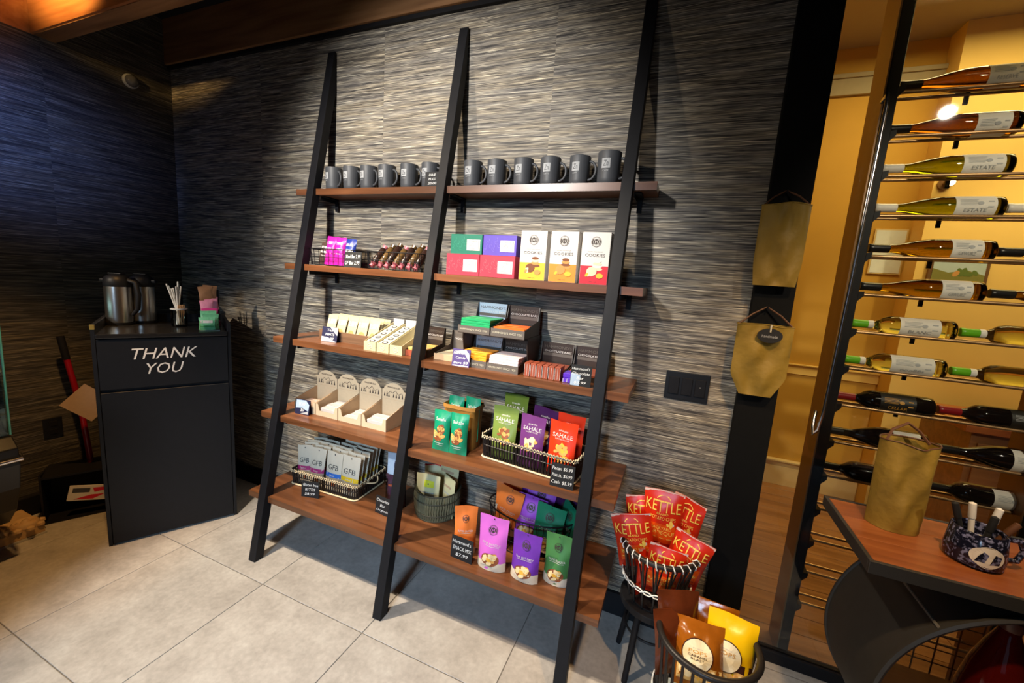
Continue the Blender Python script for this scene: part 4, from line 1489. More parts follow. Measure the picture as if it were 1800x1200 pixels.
def cr_deco(p, w, h):
    p.rect(-w * 0.12, w * 0.28, h * 0.70, h * 0.86, NOTE, 3, 2)
    p.disc(w * 0.06, h * 0.78, w * 0.03, m=DKG, n=8, off=0.0016)
    p.rect(-w * 0.35, w * 0.3, h * 0.55, h * 0.57, GREYP, 4, 1)
    p.rect(-w * 0.3, w * 0.32, h * 0.48, h * 0.50, GREYP, 4, 1)


def cr_deco2(p, w, h):
    p.rect(-w * 0.35, w * 0.3, h * 0.75, h * 0.80, KRAFT, 4, 1)
    p.rect(-w * 0.3, w * 0.3, h * 0.60, h * 0.62, GREYP, 4, 1)


for (u, v, a, sd, w_, h_, lab, dc, bd) in ((-0.035, -0.045, 0.1, 1, 0.130, 0.200, 'cream packet with yellow sticker in the woven basket', cr_deco, 0.0), (0.062, -0.010, -0.5, 2, 0.105, 0.195, 'cream packet leaning out on the right of the woven basket', cr_deco2, 0.0),
                                       (0.030, 0.040, -0.15, 3, 0.125, 0.255, 'tallest cream packet at the back of the woven basket', cr_deco2, 0.0), (-0.055, 0.035, 0.3, 4, 0.095, 0.215, 'cream and red packet half hidden by the post', cr_deco2, 0.0)):
    pouch('cream_packet', lab, 'snack packet', (-1.010 + u, 1.660 + v, z5 + 0.006), w_, h_, 0.035, CRP, rx=-0.05, rz=a, kind='pillow', seed=sd, deco=dc, group='cream packets in the woven basket', seal=RE if sd == 4 else None)

# popcorn snack pouches
def snack(colr, name, dark=DARKP):
    def deco(p, w, h):
        logo(p, 0, h * 0.745, w * 0.155, dark, colr)
        p.text(name, 0, h * 0.50, w * 0.62, h * 0.038, PALE)
        p.rect(-w * 0.26, w * 0.26, h * 0.455, h * 0.462, PALE, 4, 1)
        p.disc(0, h * 0.22, w * 0.30, h * 0.12, NUT2, 20, 0.0014)
        p.blobs(0, h * 0.225, w * 0.24, h * 0.085, 18, w * 0.065, [NUT3, NUT1, NUT3, NUT4], 9, 0.0018)
        p.text('POPCORN', -w * 0.1, h * 0.09, w * 0.4, h * 0.022, GREYP, off=0.0016)
        p.disc(0, h * 0.955, w * 0.025, m=dark, n=8)
    return deco


ORP = mat('tangerine_film', srgb(236, 124, 52), 0.4, var=0.08)
PIP = mat('orchid_pink_film', srgb(216, 108, 208), 0.4, var=0.06)
VIP = mat('royal_purple_film', srgb(112, 50, 172), 0.4, var=0.1)
LVP = mat('violet_film', srgb(162, 76, 206), 0.4, var=0.08)
GEP = mat('leaf_green_film', srgb(72, 130, 72), 0.4, var=0.08)
JAP = mat('jade_green_film', srgb(26, 122, 88), 0.4, var=0.1)
CRB = mat('cream_base_film', srgb(232, 216, 190), 0.45, var=0.05)
pouch('popcorn_pouch', 'tangerine popcorn pouch standing behind the price card', 'snack pouch', (-0.735, 1.448, z5), 0.100, 0.215, 0.055, ORP, rz=0.45, rx=-0.03, seed=1, band=(CRB, 0.14), deco=snack(ORP, 'BUTTER CRUNCH'), group='popcorn pouches')
pouch('popcorn_pouch', 'orchid pink popcorn pouch standing at the front edge', 'snack pouch', (-0.590, 1.418, z5), 0.130, 0.225, 0.060, PIP, rz=0.03, rx=-0.03, seed=2, band=(CRB, 0.17), deco=snack(PIP, 'PINK DRIZZLE'), group='popcorn pouches')
pouch('popcorn_pouch', 'royal purple popcorn pouch standing at the front edge', 'snack pouch', (-0.444, 1.420, z5), 0.124, 0.195, 0.060, VIP, rz=-0.06, rx=-0.05, seed=3, band=(CRB, 0.20), deco=snack(VIP, 'THE BIG EASY'), group='popcorn pouches')
pouch('popcorn_pouch', 'leaf green popcorn pouch standing beside the right post', 'snack pouch', (-0.322, 1.462, z5), 0.112, 0.205, 0.060, GEP, rz=-0.02, rx=-0.03, seed=4, band=(CRB, 0.18), deco=snack(GEP, 'TRAILBLAZER'), group='popcorn pouches')
sign('black chalk card in front of the tangerine pouch', (-0.722, 1.395, z5), 0.106, 0.100, ["Hammond's", 'SNACK MIX', '$7.99'], rz=-0.06, lean=0.12)
t = thing('oval_wire_basket', 'oval black wire basket piled with popcorn pouches', 'basket', (-0.500, 1.640, z5))
m = MB()
el = lambda k, s, n=40: (0.205 * s * math.cos(2 * PI * k / n), 0.125 * s * math.sin(2 * PI * k / n))
for (zz, s, r) in ((0.003, 0.85, 0.002), (0.06, 0.91, 0.0016), (0.12, 0.96, 0.0016), (0.175, 1.0, 0.0034)):
    m.tube([(*el(k, s), zz) for k in range(40)], r, 5, True)
m.build('hoops', BLACK, t, smooth=True)
m = MB()
for k in range(40):
    m.tube([(*el(k, 0.85), 0.003), (*el(k, 1.0), 0.175)], 0.0015, 4)
for k in range(-4, 5):
    xx = 0.038 * k
    yy = 0.125 * 0.85 * math.sqrt(max(0.0, 1 - (xx / (0.205 * 0.85)) ** 2))
    m.tube([(xx, -yy, 0.003), (xx, yy, 0.003)], 0.0015, 4)
m.build('wires', BLACK, t, kind='stuff')
for (u, v, zz, rz_, rx_, ry_, bm__, nm, lab, w_, h_, sd) in (
        (-0.125, 0.030, 0.105, 0.25, -0.10, -0.04, ORP, 'BUTTER CRUNCH', 'tangerine popcorn pouch, upper one in the oval basket', 0.130, 0.215, 1),
        (-0.115, -0.040, 0.050, -0.15, -0.12, 0.10, ORP, 'BUTTER CRUNCH', 'tangerine popcorn pouch, lower one in the oval basket', 0.130, 0.205, 2),
        (-0.015, 0.060, 0.110, 0.0, -0.05, 0.0, VIP, 'THE BIG EASY', 'royal purple popcorn pouch at the back of the oval basket', 0.135, 0.215, 3),
        (0.010, 0.012, 0.075, 0.1, -0.12, 0.14, LVP, 'VIOLET MIX', 'violet popcorn pouch, rear one in the oval basket', 0.138, 0.215, 4),
        (-0.012, -0.042, 0.045, 0.05, -0.14, 0.10, LVP, 'VIOLET MIX', 'violet popcorn pouch, front one in the oval basket', 0.138, 0.200, 5),
        (0.085, -0.058, 0.030, -0.05, -0.12, 0.08, JAP, 'TRAILBLAZER', 'jade green popcorn pouch at the front of the oval basket', 0.135, 0.205, 6),
        (0.140, 0.012, 0.050, -0.7, -0.05, 0.30, JAP, 'TRAILBLAZER', 'jade green popcorn pouch tipped sideways at the right of the oval basket', 0.125, 0.205, 7),
        (0.090, 0.060, 0.060, -0.3, -0.02, 0.35, PUR2, 'THE BIG EASY', 'dark indigo popcorn pouch tipped at the back right of the oval basket', 0.125, 0.205, 8)):
    pouch('popcorn_pouch', lab, 'snack pouch', (-0.500 + u, 1.640 + v, z5 + zz), w_, h_, 0.045, bm__, rz=rz_, rx=rx_, ry=ry_, seed=sd, band=(CRB, 0.16), deco=snack(bm__, nm), group='popcorn pouches')

# ================================================================== CHIP BASKET ON A STOOL
CHIP = mat('chip_bag_red', srgb(206, 42, 14), 0.32, var=0.16, scale=14)
CHIPO = mat('chip_bag_orange', srgb(232, 84, 14), 0.32, var=0.12, scale=14)
CHIPY = mat('chip_yellow_print', srgb(250, 206, 90), 0.45)
CHIPS = mat('white_crimp', srgb(232, 200, 190), 0.5)
cx, cy = 0.048, 1.575
t = thing('low_stool', 'low black stool carrying the chip basket', 'stool', (cx, cy, 0))
MB().prism([(0.125 * math.cos(2 * PI * k / 28), 0.125 * math.sin(2 * PI * k / 28)) for k in range(28)], 0.292, 0.318, 'z').build('seat', BLACK, t, bevel=0.003)
for k in range(4):
    a = PI / 4 + PI / 2 * k + 0.25
    MB().tube([(0.085 * math.cos(a), 0.085 * math.sin(a), 0.295), (0.128 * math.cos(a), 0.128 * math.sin(a), 0.002)], [0.013, 0.011], 8).build('leg', BLACK, t, smooth=True)
MB().tube([(0.095 * math.cos(2 * PI * k / 24), 0.095 * math.sin(2 * PI * k / 24), 0.19) for k in range(24)], 0.005, 6, True).build('ring_stretcher', BLACK, t, smooth=True)


def tub(label, loc, r0, r1, h, nst, rim_r, lace=True, fan=True, mid=True, tilt=(0, 0)):
    t = thing('reed_basket', label, 'basket', loc, 0.0, None, tilt[0], tilt[1])
    MB().prism([(r0 * math.cos(2 * PI * k / 28), r0 * math.sin(2 * PI * k / 28)) for k in range(28)], 0.0, 0.006, 'z').build('base', REED, t)
    m = MB()
    for k in range(nst):
        a = 2 * PI * k / nst
        m.tube([(r0 * math.cos(a), r0 * math.sin(a), 0.004), (r1 * math.cos(a), r1 * math.sin(a), h)], 0.0048, 5)
        if fan:
            for s in (-1, 1):
                a2 = a + s * 2 * PI / nst * 0.32
                a1 = a + s * 2 * PI / nst * 0.08
                m.tube([(r0 * 1.06 * math.cos(a1), r0 * 1.06 * math.sin(a1), h * 0.38), (r1 * math.cos(a2), r1 * math.sin(a2), h)], 0.0026, 4)
    m.build('reed_staves', REED, t, kind='stuff')
    n = 48
    MB().tube([(r1 * math.cos(2 * PI * k / n), r1 * math.sin(2 * PI * k / n), h) for k in range(n)], rim_r, 8, True).build('rim', REED, t, smooth=True)
    if mid:
        rm = (r0 + r1) / 2 + 0.006
        MB().tube([(rm * math.cos(2 * PI * k / n), rm * math.sin(2 * PI * k / n), h * 0.42) for k in range(n)], 0.005, 6, True).build('middle_hoop', REED, t, smooth=True)
        m = MB()
        for q in range(2):
            m.tube([((rm + 0.006) * math.cos(2 * PI * k / n), (rm + 0.006) * math.sin(2 * PI * k / n), h * 0.42 + 0.006 * (1 if (k // 2 + q) % 2 else -1)) for k in range(n)], 0.0026, 5, True)
        m.build('middle_lacing', CHALK, t, smooth=True)
    if lace:
        m = MB()
        nl = 30
        for k in range(nl):
            a = 2 * PI * k / nl
            b = a + 0.09
            q = rim_r + 0.0028
            m.tube([((r1 - q) * math.cos(a), (r1 - q) * math.sin(a), h + 0.002), (r1 * math.cos(a + 0.03), r1 * math.sin(a + 0.03), h + q), ((r1 + q) * math.cos(a + 0.06), (r1 + q) * math.sin(a + 0.06), h), ((r1 + q * 0.7) * math.cos(b), (r1 + q * 0.7) * math.sin(b), h - q)], 0.0024, 5)
        m.build('rim_lacing', CHALK, t, smooth=True)
    return t


tub('tall black reed basket with white lacing on the stool', (cx, cy, 0.319), 0.095, 0.138, 0.225, 16, 0.010)


def chip_deco(p, w, h):
    p.text('KETTLE', 0, h * 0.77, w * 0.86, h * 0.17, CHIPY, off=0.0018)
    p.ring(0, h * 0.80, w * 0.20, w * 0.22, CHIPY, 10, 0.0016, 0.6, 2.5)
    p.text('BRAND', 0, h * 0.655, w * 0.28, h * 0.035, CHIPY)
    p.text('POTATO CHIPS', w * 0.02, h * 0.585, w * 0.62, h * 0.055, CHIPY)
    p.rect(-w * 0.40, w * 0.40, h * 0.16, h * 0.49, CHIPO, 6, 4, 0.0008)
    p.text('BACKYARD', 0, h * 0.42, w * 0.5, h * 0.05, CHIPY)
    p.text('BARBEQUE', 0, h * 0.34, w * 0.72, h * 0.075, CHIPY)
    p.rect(-w * 0.36, w * 0.3, h * 0.245, h * 0.255, CHIPY, 5, 1)
    p.blobs(w * 0.2, h * 0.50, w * 0.08, h * 0.02, 4, w * 0.05, [PALE, CHIPY], 2)


zb_ = 0.330
for (u, v, zz, rz_, rx_, ry_, w_, h_, lab, sd) in (
        (0.000, 0.048, 0.160, -0.05, -0.06, -0.03, 0.150, 0.245, 'tallest red chip bag standing upright in the reed basket', 1),
        (-0.066, -0.004, 0.100, 0.10, 0.05, -0.26, 0.150, 0.225, 'red chip bag leaning out over the left rim', 2),
        (0.070, -0.008, 0.090, -0.18, 0.04, 0.24, 0.142, 0.210, 'red chip bag tilted at the right front of the reed basket', 3),
        (-0.062, 0.072, 0.135, 0.10, -0.05, -0.12, 0.130, 0.220, 'red chip bag half hidden at the rear left of the basket', 4),
        (0.066, 0.080, 0.150, -0.5, -0.08, 0.08, 0.130, 0.235, 'orange red chip bag half hidden behind the tallest bag', 5),
        (0.012, -0.050, 0.040, 0.05, 0.0, 0.10, 0.135, 0.200, 'low red chip bag showing between the two front bags', 6),
        (-0.03, 0.0, 0.0, 0.9, 0.0, 0.0, 0.130, 0.200, 'red chip bag low inside the basket behind the reeds', 7)):
    pouch('chip_bag', lab, 'chip bag', (cx + u, cy + v, zb_ + zz), w_, h_, 0.055, CHIP, rz=rz_, rx=rx_, ry=ry_, kind='pillow', seed=sd, deco=chip_deco, seal=CHIPS, group='chip bags in the reed basket')

# ================================================================== POPCORN BASKET ON THE FLOOR
px_, py_ = 0.222, 1.352
tub('wide black reed basket of popcorn bags standing on the floor', (px_, py_, 0.0), 0.120, 0.150, 0.405, 30, 0.011, lace=False, fan=False, mid=True)
AMB = mat('amber_cellophane', srgb(150, 84, 18), 0.15, var=0.35, scale=25, bump=0.5)
BRC = mat('brown_cellophane', srgb(92, 42, 20), 0.12, var=0.4, scale=25, bump=0.6)
YLC = mat('bright_yellow_film', srgb(248, 196, 12), 0.25, var=0.12, scale=16, bump=0.3)
POPC = mat('caramel_popcorn_print', srgb(226, 178, 100), 0.5, var=0.2, scale=60)
DKB = mat('dark_brown_print', srgb(58, 26, 16), 0.4)
LBL = mat('ivory_label', srgb(240, 226, 190), 0.5, var=0.05)
GOLDT = mat('gold_lettering', srgb(206, 150, 60), 0.5)


def pop_deco(words, big):
    def deco(p, w, h):
        if big:
            p.rect(-w * 0.46, w * 0.46, h * 0.36, h * 0.46, DKB, 6, 1, 0.0008)
        p.rect(-w * 0.44, w * 0.44, h * 0.10, h * 0.36, POPC, 6, 3, 0.0008)
        p.blobs(0, h * 0.23, w * 0.38, h * 0.10, 34, w * 0.055, [POPC, NUT3, NUT4, NUT1], 12, 0.0014)
        p.disc(-w * 0.06, h * 0.50, w * 0.31, w * 0.31, DKB, 24, 0.0032)
        p.disc(-w * 0.06, h * 0.50, w * 0.29, w * 0.29, LBL, 24, 0.0038)
        p.text('POPS', -w * 0.06, h * 0.545, w * 0.36, h * 0.05, GOLDT, off=0.0046)
        if words:
            p.text('CARAMEL', -w * 0.06, h * 0.485, w * 0.38, h * 0.032, DKB, off=0.0046)
            p.text('BLAST', -w * 0.06, h * 0.44, w * 0.26, h * 0.030, DKB, off=0.0046)
        p.text('net wt 5 oz', -w * 0.06, h * 0.595, w * 0.2, h * 0.014, GREYP, off=0.0046)
    return deco


pouch('popcorn_bag', 'bright yellow popcorn bag with ivory label', 'popcorn bag', (px_ + 0.062, py_ - 0.020, 0.245), 0.150, 0.235, 0.07, YLC, rz=-0.12, rx=-0.42, ry=0.02, kind='pillow', seed=5, deco=pop_deco(False, True), group='popcorn bags')
pouch('popcorn_bag', 'amber cellophane popcorn bag with round caramel label', 'popcorn bag', (px_ - 0.018, py_ - 0.075, 0.275), 0.150, 0.190, 0.07, AMB, rz=0.05, rx=-0.62, kind='pillow', seed=2, deco=pop_deco(True, False), group='popcorn bags')
pouch('popcorn_bag', 'amber cellophane popcorn bag at the back of the floor basket', 'popcorn bag', (px_ + 0.012, py_ + 0.075, 0.260), 0.165, 0.205, 0.06, AMB, rz=-0.1, rx=-0.15, kind='pillow', seed=3, group='popcorn bags')
pouch('popcorn_bag', 'dark brown cellophane bag rising at the rear left of the floor basket', 'popcorn bag', (px_ - 0.080, py_ + 0.045, 0.255), 0.140, 0.240, 0.06, BRC, rz=0.3, rx=-0.10, ry=-0.06, kind='pillow', seed=4, group='popcorn bags')
pouch('popcorn_bag', 'dark brown cellophane bag lying along the left rim of the floor basket', 'popcorn bag', (px_ - 0.088, py_ - 0.020, 0.250), 0.130, 0.200, 0.06, BRC, rz=0.55, rx=-0.30, ry=0.0, kind='pillow', seed=6, group='popcorn bags')
pouch('popcorn_bag', 'ivory and brown popcorn bag seen low between the basket reeds', 'popcorn bag', (px_ - 0.02, py_ - 0.02, 0.012), 0.170, 0.240, 0.09, LBL, rz=0.3, kind='pillow', seed=8, deco=pop_deco(True, True), group='popcorn bags')
pouch('popcorn_bag', 'brown popcorn bag low in the floor basket behind the ivory one', 'popcorn bag', (px_ + 0.02, py_ + 0.06, 0.012), 0.160, 0.240, 0.07, BRC, rz=-0.2, kind='pillow', seed=9, group='popcorn bags')

# ================================================================== WASTE CABINET
CL = Vector((-2.576, 1.016, 0))
ang = math.atan2(0.483, 0.271)
CW, CD, CH = 0.554, 0.50, 1.118
t = thing('waste_cabinet', 'tall black waste cabinet reading THANK YOU, set across the corner', 'waste cabinet', CL, ang)
MB().box(0.016, CW - 0.016, 0.012, CD - 0.012, 0.03, CH - 0.035).build('body', BLACKP, t)
for a in (0.0, CW - 0.016):
    MB().box(a, a + 0.016, 0.0, CD, 0.0, CH + 0.045).build('side_panel', BLACKP, t, bevel=0.0015, seg=1)
MB().box(0.016, CW - 0.016, CD - 0.016, CD, 0.0, CH + 0.045).build('back_panel', BLACKP, t)
MB().box(0.017, CW - 0.017, -0.012, CD - 0.017, CH - 0.022, CH).build('top', mat('black_gloss_top', (0.014, 0.014, 0.015), 0.22), t, bevel=0.004)
fp = MB().box(0.018, CW - 0.018, -0.004, 0.012, 0.838, CH - 0.027).build('flap', BLACKP, t, bevel=0.0015, seg=1)
p = Print(flat(-0.004))
p.text('THANK', 0.272, 1.014, 0.262, 0.056, WHITE, 0.28)
p.build('lettering', fp)
p = Print(flat(-0.004))
p.text('YOU', 0.268, 0.935, 0.150, 0.056, WHITE, 0.28)
p.build('lettering', fp)
MB().box(0.018, CW - 0.018, -0.004, 0.012, 0.012, 0.822).build('door', BLACKP, t, bevel=0.0015, seg=1)
MB().box(-0.001, 0.017, -0.003, 0.006, CH + 0.022, CH + 0.046).build('edge_cap', mat('brass_cap', (0.75, 0.55, 0.15), 0.3, metal=0.8), t, bevel=0.002, label='brass edge cap')
CT = Matrix.Translation(CL) @ Matrix.Rotation(ang, 4, 'Z')
on_cab = lambda u, d, z=0.0: tuple(CT @ Vector((u, d, CH + z)))


def carafe(label, u, d, rz):
    c = thing('carafe', label, 'carafe', on_cab(u, d), rz, 'steel carafes')
    MB().lathe([(0.0, 0.0), (0.056, 0.0), (0.058, 0.008), (0.058, 0.016)], 28).build('base', BLACKP, c, smooth=True)
    MB().lathe([(0.056, 0.016), (0.056, 0.205), (0.055, 0.212)], 28).build('steel_body', STEEL, c, smooth=True)
    MB().lathe([(0.055, 0.210), (0.058, 0.215), (0.057, 0.240), (0.050, 0.262), (0.030, 0.276), (0.0, 0.278)], 28).build('lid', BLACKP, c, smooth=True)
    MB().box(-0.018, 0.018, -0.072, -0.035, 0.232, 0.250).build('spout', BLACKP, c, bevel=0.005)
    MB().tube([(0, 0.050, 0.246), (0, 0.085, 0.235), (0, 0.095, 0.17), (0, 0.088, 0.09), (0, 0.060, 0.055)], [0.014, 0.014, 0.013, 0.012, 0.010], 8).build('handle', BLACKP, c, smooth=True)
    MB().box(-0.02, 0.02, -0.03, 0.03, 0.276, 0.284).build('push_lever', BLACKP, c, bevel=0.003)


carafe('steel carafe with black lid at the left end of the cabinet top', 0.072, 0.360, ang - 2.0)
carafe('steel carafe with black lid, handle turned to its neighbour', 0.168, 0.430, ang + 1.2)

STRAW = mat('white_straw', srgb(222, 220, 214), 0.4)
STIR = mat('wood_stirrer', srgb(206, 160, 112), 0.6)
c = thing('straw_jar', 'clear glass jar for straws and stirrers on the cabinet', 'jar', on_cab(0.330, 0.250))
MB().lathe([(0.0, 0.0), (0.034, 0.0), (0.038, 0.01), (0.038, 0.10), (0.036, 0.10), (0.036, 0.012), (0.0, 0.008)], 24).build('glass', GLASS, c, smooth=True)
MB().lathe([(0.0385, 0.096), (0.040, 0.100), (0.0385, 0.104)], 24).build('rim', mat('glass_rim', (0.6, 0.62, 0.62), 0.1), c, smooth=True)
q0 = Vector(on_cab(0.330, 0.250, 0.010))
names = ['tallest', 'leftmost leaning', 'second leaning', 'third', 'fourth', 'fifth', 'sixth', 'rear']
for k in range(8):
    a = 2 * PI * k / 8 + 0.4
    lean = 0.018 + 0.008 * (k % 3)
    p0 = Vector((0.012 * math.cos(a + PI), 0.012 * math.sin(a + PI), 0))
    p1 = Vector((0.012 * math.cos(a) - 0.030 + lean * math.cos(a), 0.012 * math.sin(a) + lean * math.sin(a) * 0.6, 0.205 + 0.012 * (k % 3)))
    if k == 0:
        p1 = Vector((0.004, 0.0, 0.245))
    s = thing('drinking_straw', names[k] + ' white drinking straw in the glass jar', 'straw', q0, 0.0, 'white drinking straws')
    MB().tube([p0, p0.lerp(p1, 0.5), p1], 0.0042, 8).build('straw', STRAW, s, smooth=True)
for k in range(5):
    a = -0.6 + 0.3 * k
    s = thing('stirrer', ['first', 'second', 'middle', 'fourth', 'last'][k] + ' pale wooden stirrer at the right side of the glass jar', 'stirrer', q0, 0.0, 'wooden stirrers')
    x = 0.014 + 0.003 * k
    MB().box(-0.003, 0.003, -0.0008, 0.0008, 0.0, 0.115, Matrix.Translation((x, -0.018 + 0.009 * k, 0)) @ Matrix.Rotation(0.12 - 0.05 * k, 4, 'Y')).build('stick', STIR, s)

PKT = mat('pink_sweetener', srgb(236, 150, 178), 0.5, var=0.2, scale=60)
PKH = mat('hot_pink_card', srgb(226, 60, 140), 0.5)
TANP = mat('tan_sugar_paper', srgb(170, 124, 88), 0.5, var=0.2)
c = thing('sweetener_holder', 'tall dark holder with clear front for sugar packets', 'holder', on_cab(0.430, 0.175), ang)
MB().box(-0.005, 0.088, 0.062, 0.066, 0.0, 0.215).box(-0.005, -0.001, 0.0, 0.062, 0.0, 0.09).build('back_plate', BLACKP, c)
MB().box(-0.001, 0.085, 0.0, 0.002, 0.0, 0.09).build('clear_front', GLASS, c)
MB().box(-0.001, 0.085, 0.002, 0.062, 0.0, 0.003).build('base', BLACKP, c)
B = lambda u, d, z: on_cab(0.430 + u, 0.175 + d, z)
pouch('sugar_packet_stack', 'hot pink sweetener carton low in the holder', 'packet', B(0.040, 0.020, 0.004), 0.078, 0.105, 0.030, PKH, rz=ang, kind='pillow', seed=1)
for k in range(4):
    pouch('sweetener_packet', '%s pink sweetener packet of the bunch standing in the holder' % ordn[k], 'packet', B(0.030 + 0.014 * (k % 2) + 0.004 * k, 0.030 + 0.007 * k, 0.080 + 0.006 * k), 0.062, 0.075, 0.012, PKT, rz=ang + 0.15 * (k % 2) - 0.05, rx=-0.05, ry=0.08 * (k % 3 - 1), kind='pillow', seed=k, group='pink sweetener packets')
for k in range(2):
    pouch('sugar_packet', ('front' if k == 0 else 'rear') + ' tan sugar packet standing highest in the holder', 'packet', B(0.030 + 0.012 * k, 0.046 + 0.006 * k, 0.150 + 0.006 * k), 0.068, 0.085, 0.012, TANP, rz=ang + 0.1, ry=-0.1 + 0.15 * k, kind='pillow', seed=k + 5, group='tan sugar packets')
GRP = mat('mint_green_packet', srgb(120, 200, 150), 0.5, var=0.3, scale=70)
c = thing('packet_caddy', 'small clear caddy of mint green sweetener packets', 'caddy', on_cab(0.462, 0.060), ang)
MB().box(-0.048, -0.046, -0.03, 0.03, 0, 0.055).box(0.046, 0.048, -0.03, 0.03, 0, 0.055).box(-0.046, 0.046, -0.03, -0.028, 0, 0.042).box(-0.046, 0.046, 0.028, 0.03, 0, 0.06).build('walls', GLASS, c)
MB().box(-0.046, 0.046, -0.028, 0.028, 0, 0.003).build('base', mat('clear_base', (0.5, 0.55, 0.52), 0.2), c)
for k in range(5):
    def gd(p, w, h):
        p.rect(-w * 0.4, w * 0.35, h * 0.55, h * 0.75, PALE, 3, 1)
        p.rect(-w * 0.4, w * 0.4, h * 0.25, h * 0.32, mat('leaf_print', srgb(70, 170, 90), 0.5), 3, 1)
    pouch('sweetener_packet', '%s mint green sweetener packet leaning in the clear caddy' % ordn[k], 'packet', on_cab(0.462 - 0.012 + 0.010 * (k % 3), 0.040 + 0.011 * k, 0.005), 0.074 - 0.004 * (k % 2), 0.070 + 0.008 * k, 0.012, GRP, rz=ang + 0.1 * (k % 3 - 1), ry=0.1 * (k % 2), rx=-0.12, kind='pillow', seed=k, deco=gd, group='mint green sweetener packets')

# ================================================================== CORNER: DUSTPAN, BROOM HANDLE, CARDBOARD
REDH = mat('red_handle_plastic', srgb(150, 16, 34), 0.35)
t = thing('lobby_dustpan', 'upright black lobby dustpan with long red handle against the side wall', 'dustpan', (-3.112, 1.135, 0), 1.08)
t.scale = (0.88, 0.88, 1.0)
for xx in (-0.165, 0.155):
    MB().prism([(-0.13, 0.0), (0.13, 0.0), (0.13, 0.02), (0.10, 0.26), (-0.13, 0.29)], xx, xx + 0.010, 'x').build('side_wall', BLACK, t)
MB().box(-0.155, 0.155, -0.13, 0.13, 0.0, 0.008).build('pan', BLACK, t)
MB().box(-0.155, 0.155, 0.09, 0.10, 0.008, 0.26).build('back_wall', BLACK, t)
MB().box(-0.155, 0.155, -0.13, 0.10, 0.262, 0.272).build('hood', BLACK, t)
MB().tube([(0.045, 0.03, 0.272), (0.022, 0.03, 0.62), (-0.02, 0.03, 0.90)], 0.016, 10).build('handle', REDH, t, smooth=True, label='red plastic handle')
MB().tube([(-0.02, 0.03, 0.90), (-0.038, 0.03, 1.03)], 0.019, 10).build('grip', BLACK, t, smooth=True)
t = thing('product_sleeve', 'white, red and black printed card sleeve lying in the dustpan', 'card sleeve', (-3.010, 1.105, 0.10), 1.08, None, -0.12, 0.22)
MB().box(-0.075, 0.085, -0.020, -0.012, 0.0, 0.085).build('card', PALE, t, bevel=0.001, seg=1)
p = Print(flat(-0.020))
p.rect(-0.060, 0.010, 0.045, 0.070, DKG)
p.use(RE)
p.shape([(-0.05, 0.008), (0.03, 0.008), (0.075, 0.035), (0.02, 0.032)], [(0, 1, 2, 3)])
p.shape([(0.03, 0.045), (0.08, 0.060), (0.08, 0.075), (0.02, 0.070)], [(0, 1, 2, 3)])
p.build('print', t)
t = thing('cardboard_offcut', 'tan cardboard offcut sticking out behind the waste cabinet', 'cardboard', (-2.965, 1.118, 0.66), ang, None, 0.0, 0.75)
MB().box(-0.080, 0.080, -0.002, 0.002, -0.05, 0.10).build('card', KRAFT, t)

# socket on the side wall
t = thing('wall_socket', 'black wall socket on the side wall', 'socket', (-3.27, 1.092, 0.482))
MB().box(0.0, 0.007, -0.040, 0.040, -0.058, 0.058).build('plate', BLACKP, t, bevel=0.002)
for s in (-1, 1):
    MB().box(0.007, 0.0095, -0.017, 0.017, s * 0.024 - 0.015, s * 0.024 + 0.015).build('outlet', BLACK, t, bevel=0.001, seg=1)
# security camera near the ceiling
t = thing('dome_camera', 'small dark dome camera high on the side wall near the corner', 'camera', (-3.268, 1.575, 2.55))
MB().lathe([(0.0, 0.0), (0.040, 0.0), (0.040, 0.012), (0.034, 0.018)], 24, Matrix.Rotation(PI / 2, 4, 'Y')).build('mount', GREYP, t, smooth=True)
MB().lathe([(0.034, 0.016), (0.032, 0.030), (0.022, 0.043), (0.0, 0.048)], 24, Matrix.Rotation(PI / 2, 4, 'Y')).build('dome', mat('dome_plastic', (0.10, 0.10, 0.11), 0.12), t, smooth=True)

# switch plate on the papered wall
t = thing('switch_plate', 'black three gang switch plate on the papered wall', 'switch', (0.073, 1.80, 1.130), 0.0, None, 0, 0.0)
MB().box(-0.084, 0.084, -0.008, 0.0, -0.059, 0.059).build('plate', BLACKP, t, bevel=0.003)
for k in range(3):
    r = MB().box(-0.020, 0.020, -0.013, -0.008, -0.036, 0.036, Matrix.Translation((-0.050 + 0.050 * k, 0, 0))).build('rocker', BLACK, t, bevel=0.0015, seg=1)
    if k == 2:
        MB().lathe([(0.0, 0.0), (0.0018, 0.0)], 8, Matrix.Translation((0.050, -0.0135, 0.005)) @ Matrix.Rotation(PI / 2, 4, 'X')).build('indicator', WHITE, r)

# ================================================================== DISPLAY CASE AT THE LEFT EDGE
TEALG = pane_mat('tinted_case_glass', (0.80, 0.97, 0.93))
t = thing('display_case', 'black based refrigerated display case with glass sides', 'display case', (0, 0, 0))
prof = [(-3.24, 0.125), (-3.02, 0.125), (-2.90, 0.17), (-2.80, 0.27), (-2.735, 0.40), (-2.705, 0.52), (-2.71, 0.60), (-2.76, 0.645), (-3.24, 0.645)]
MB().prism(prof, 0.25, 0.79, 'y').build('base', mat('case_gloss_black', (0.006, 0.006, 0.007), 0.3), t, bevel=0.004)
MB().tube([(-2.700, 0.26, 0.548), (-2.700, 0.795, 0.548), (-2.76, 0.805, 0.548), (-3.2, 0.805, 0.548)], 0.010, 10).build('bumper_rail', CHROME, t, smooth=True)
MB().prism([(-3.24, 0.65), (-2.775, 0.65), (-2.755, 1.22), (-3.24, 1.30)], 0.780, 0.786, 'y').build('end_glass', TEALG, t)
MB().prism([(-2.775, 0.65), (-2.769, 0.65), (-2.749, 1.22), (-2.755, 1.22)], 0.25, 0.78, 'y').build('front_glass', TEALG, t)
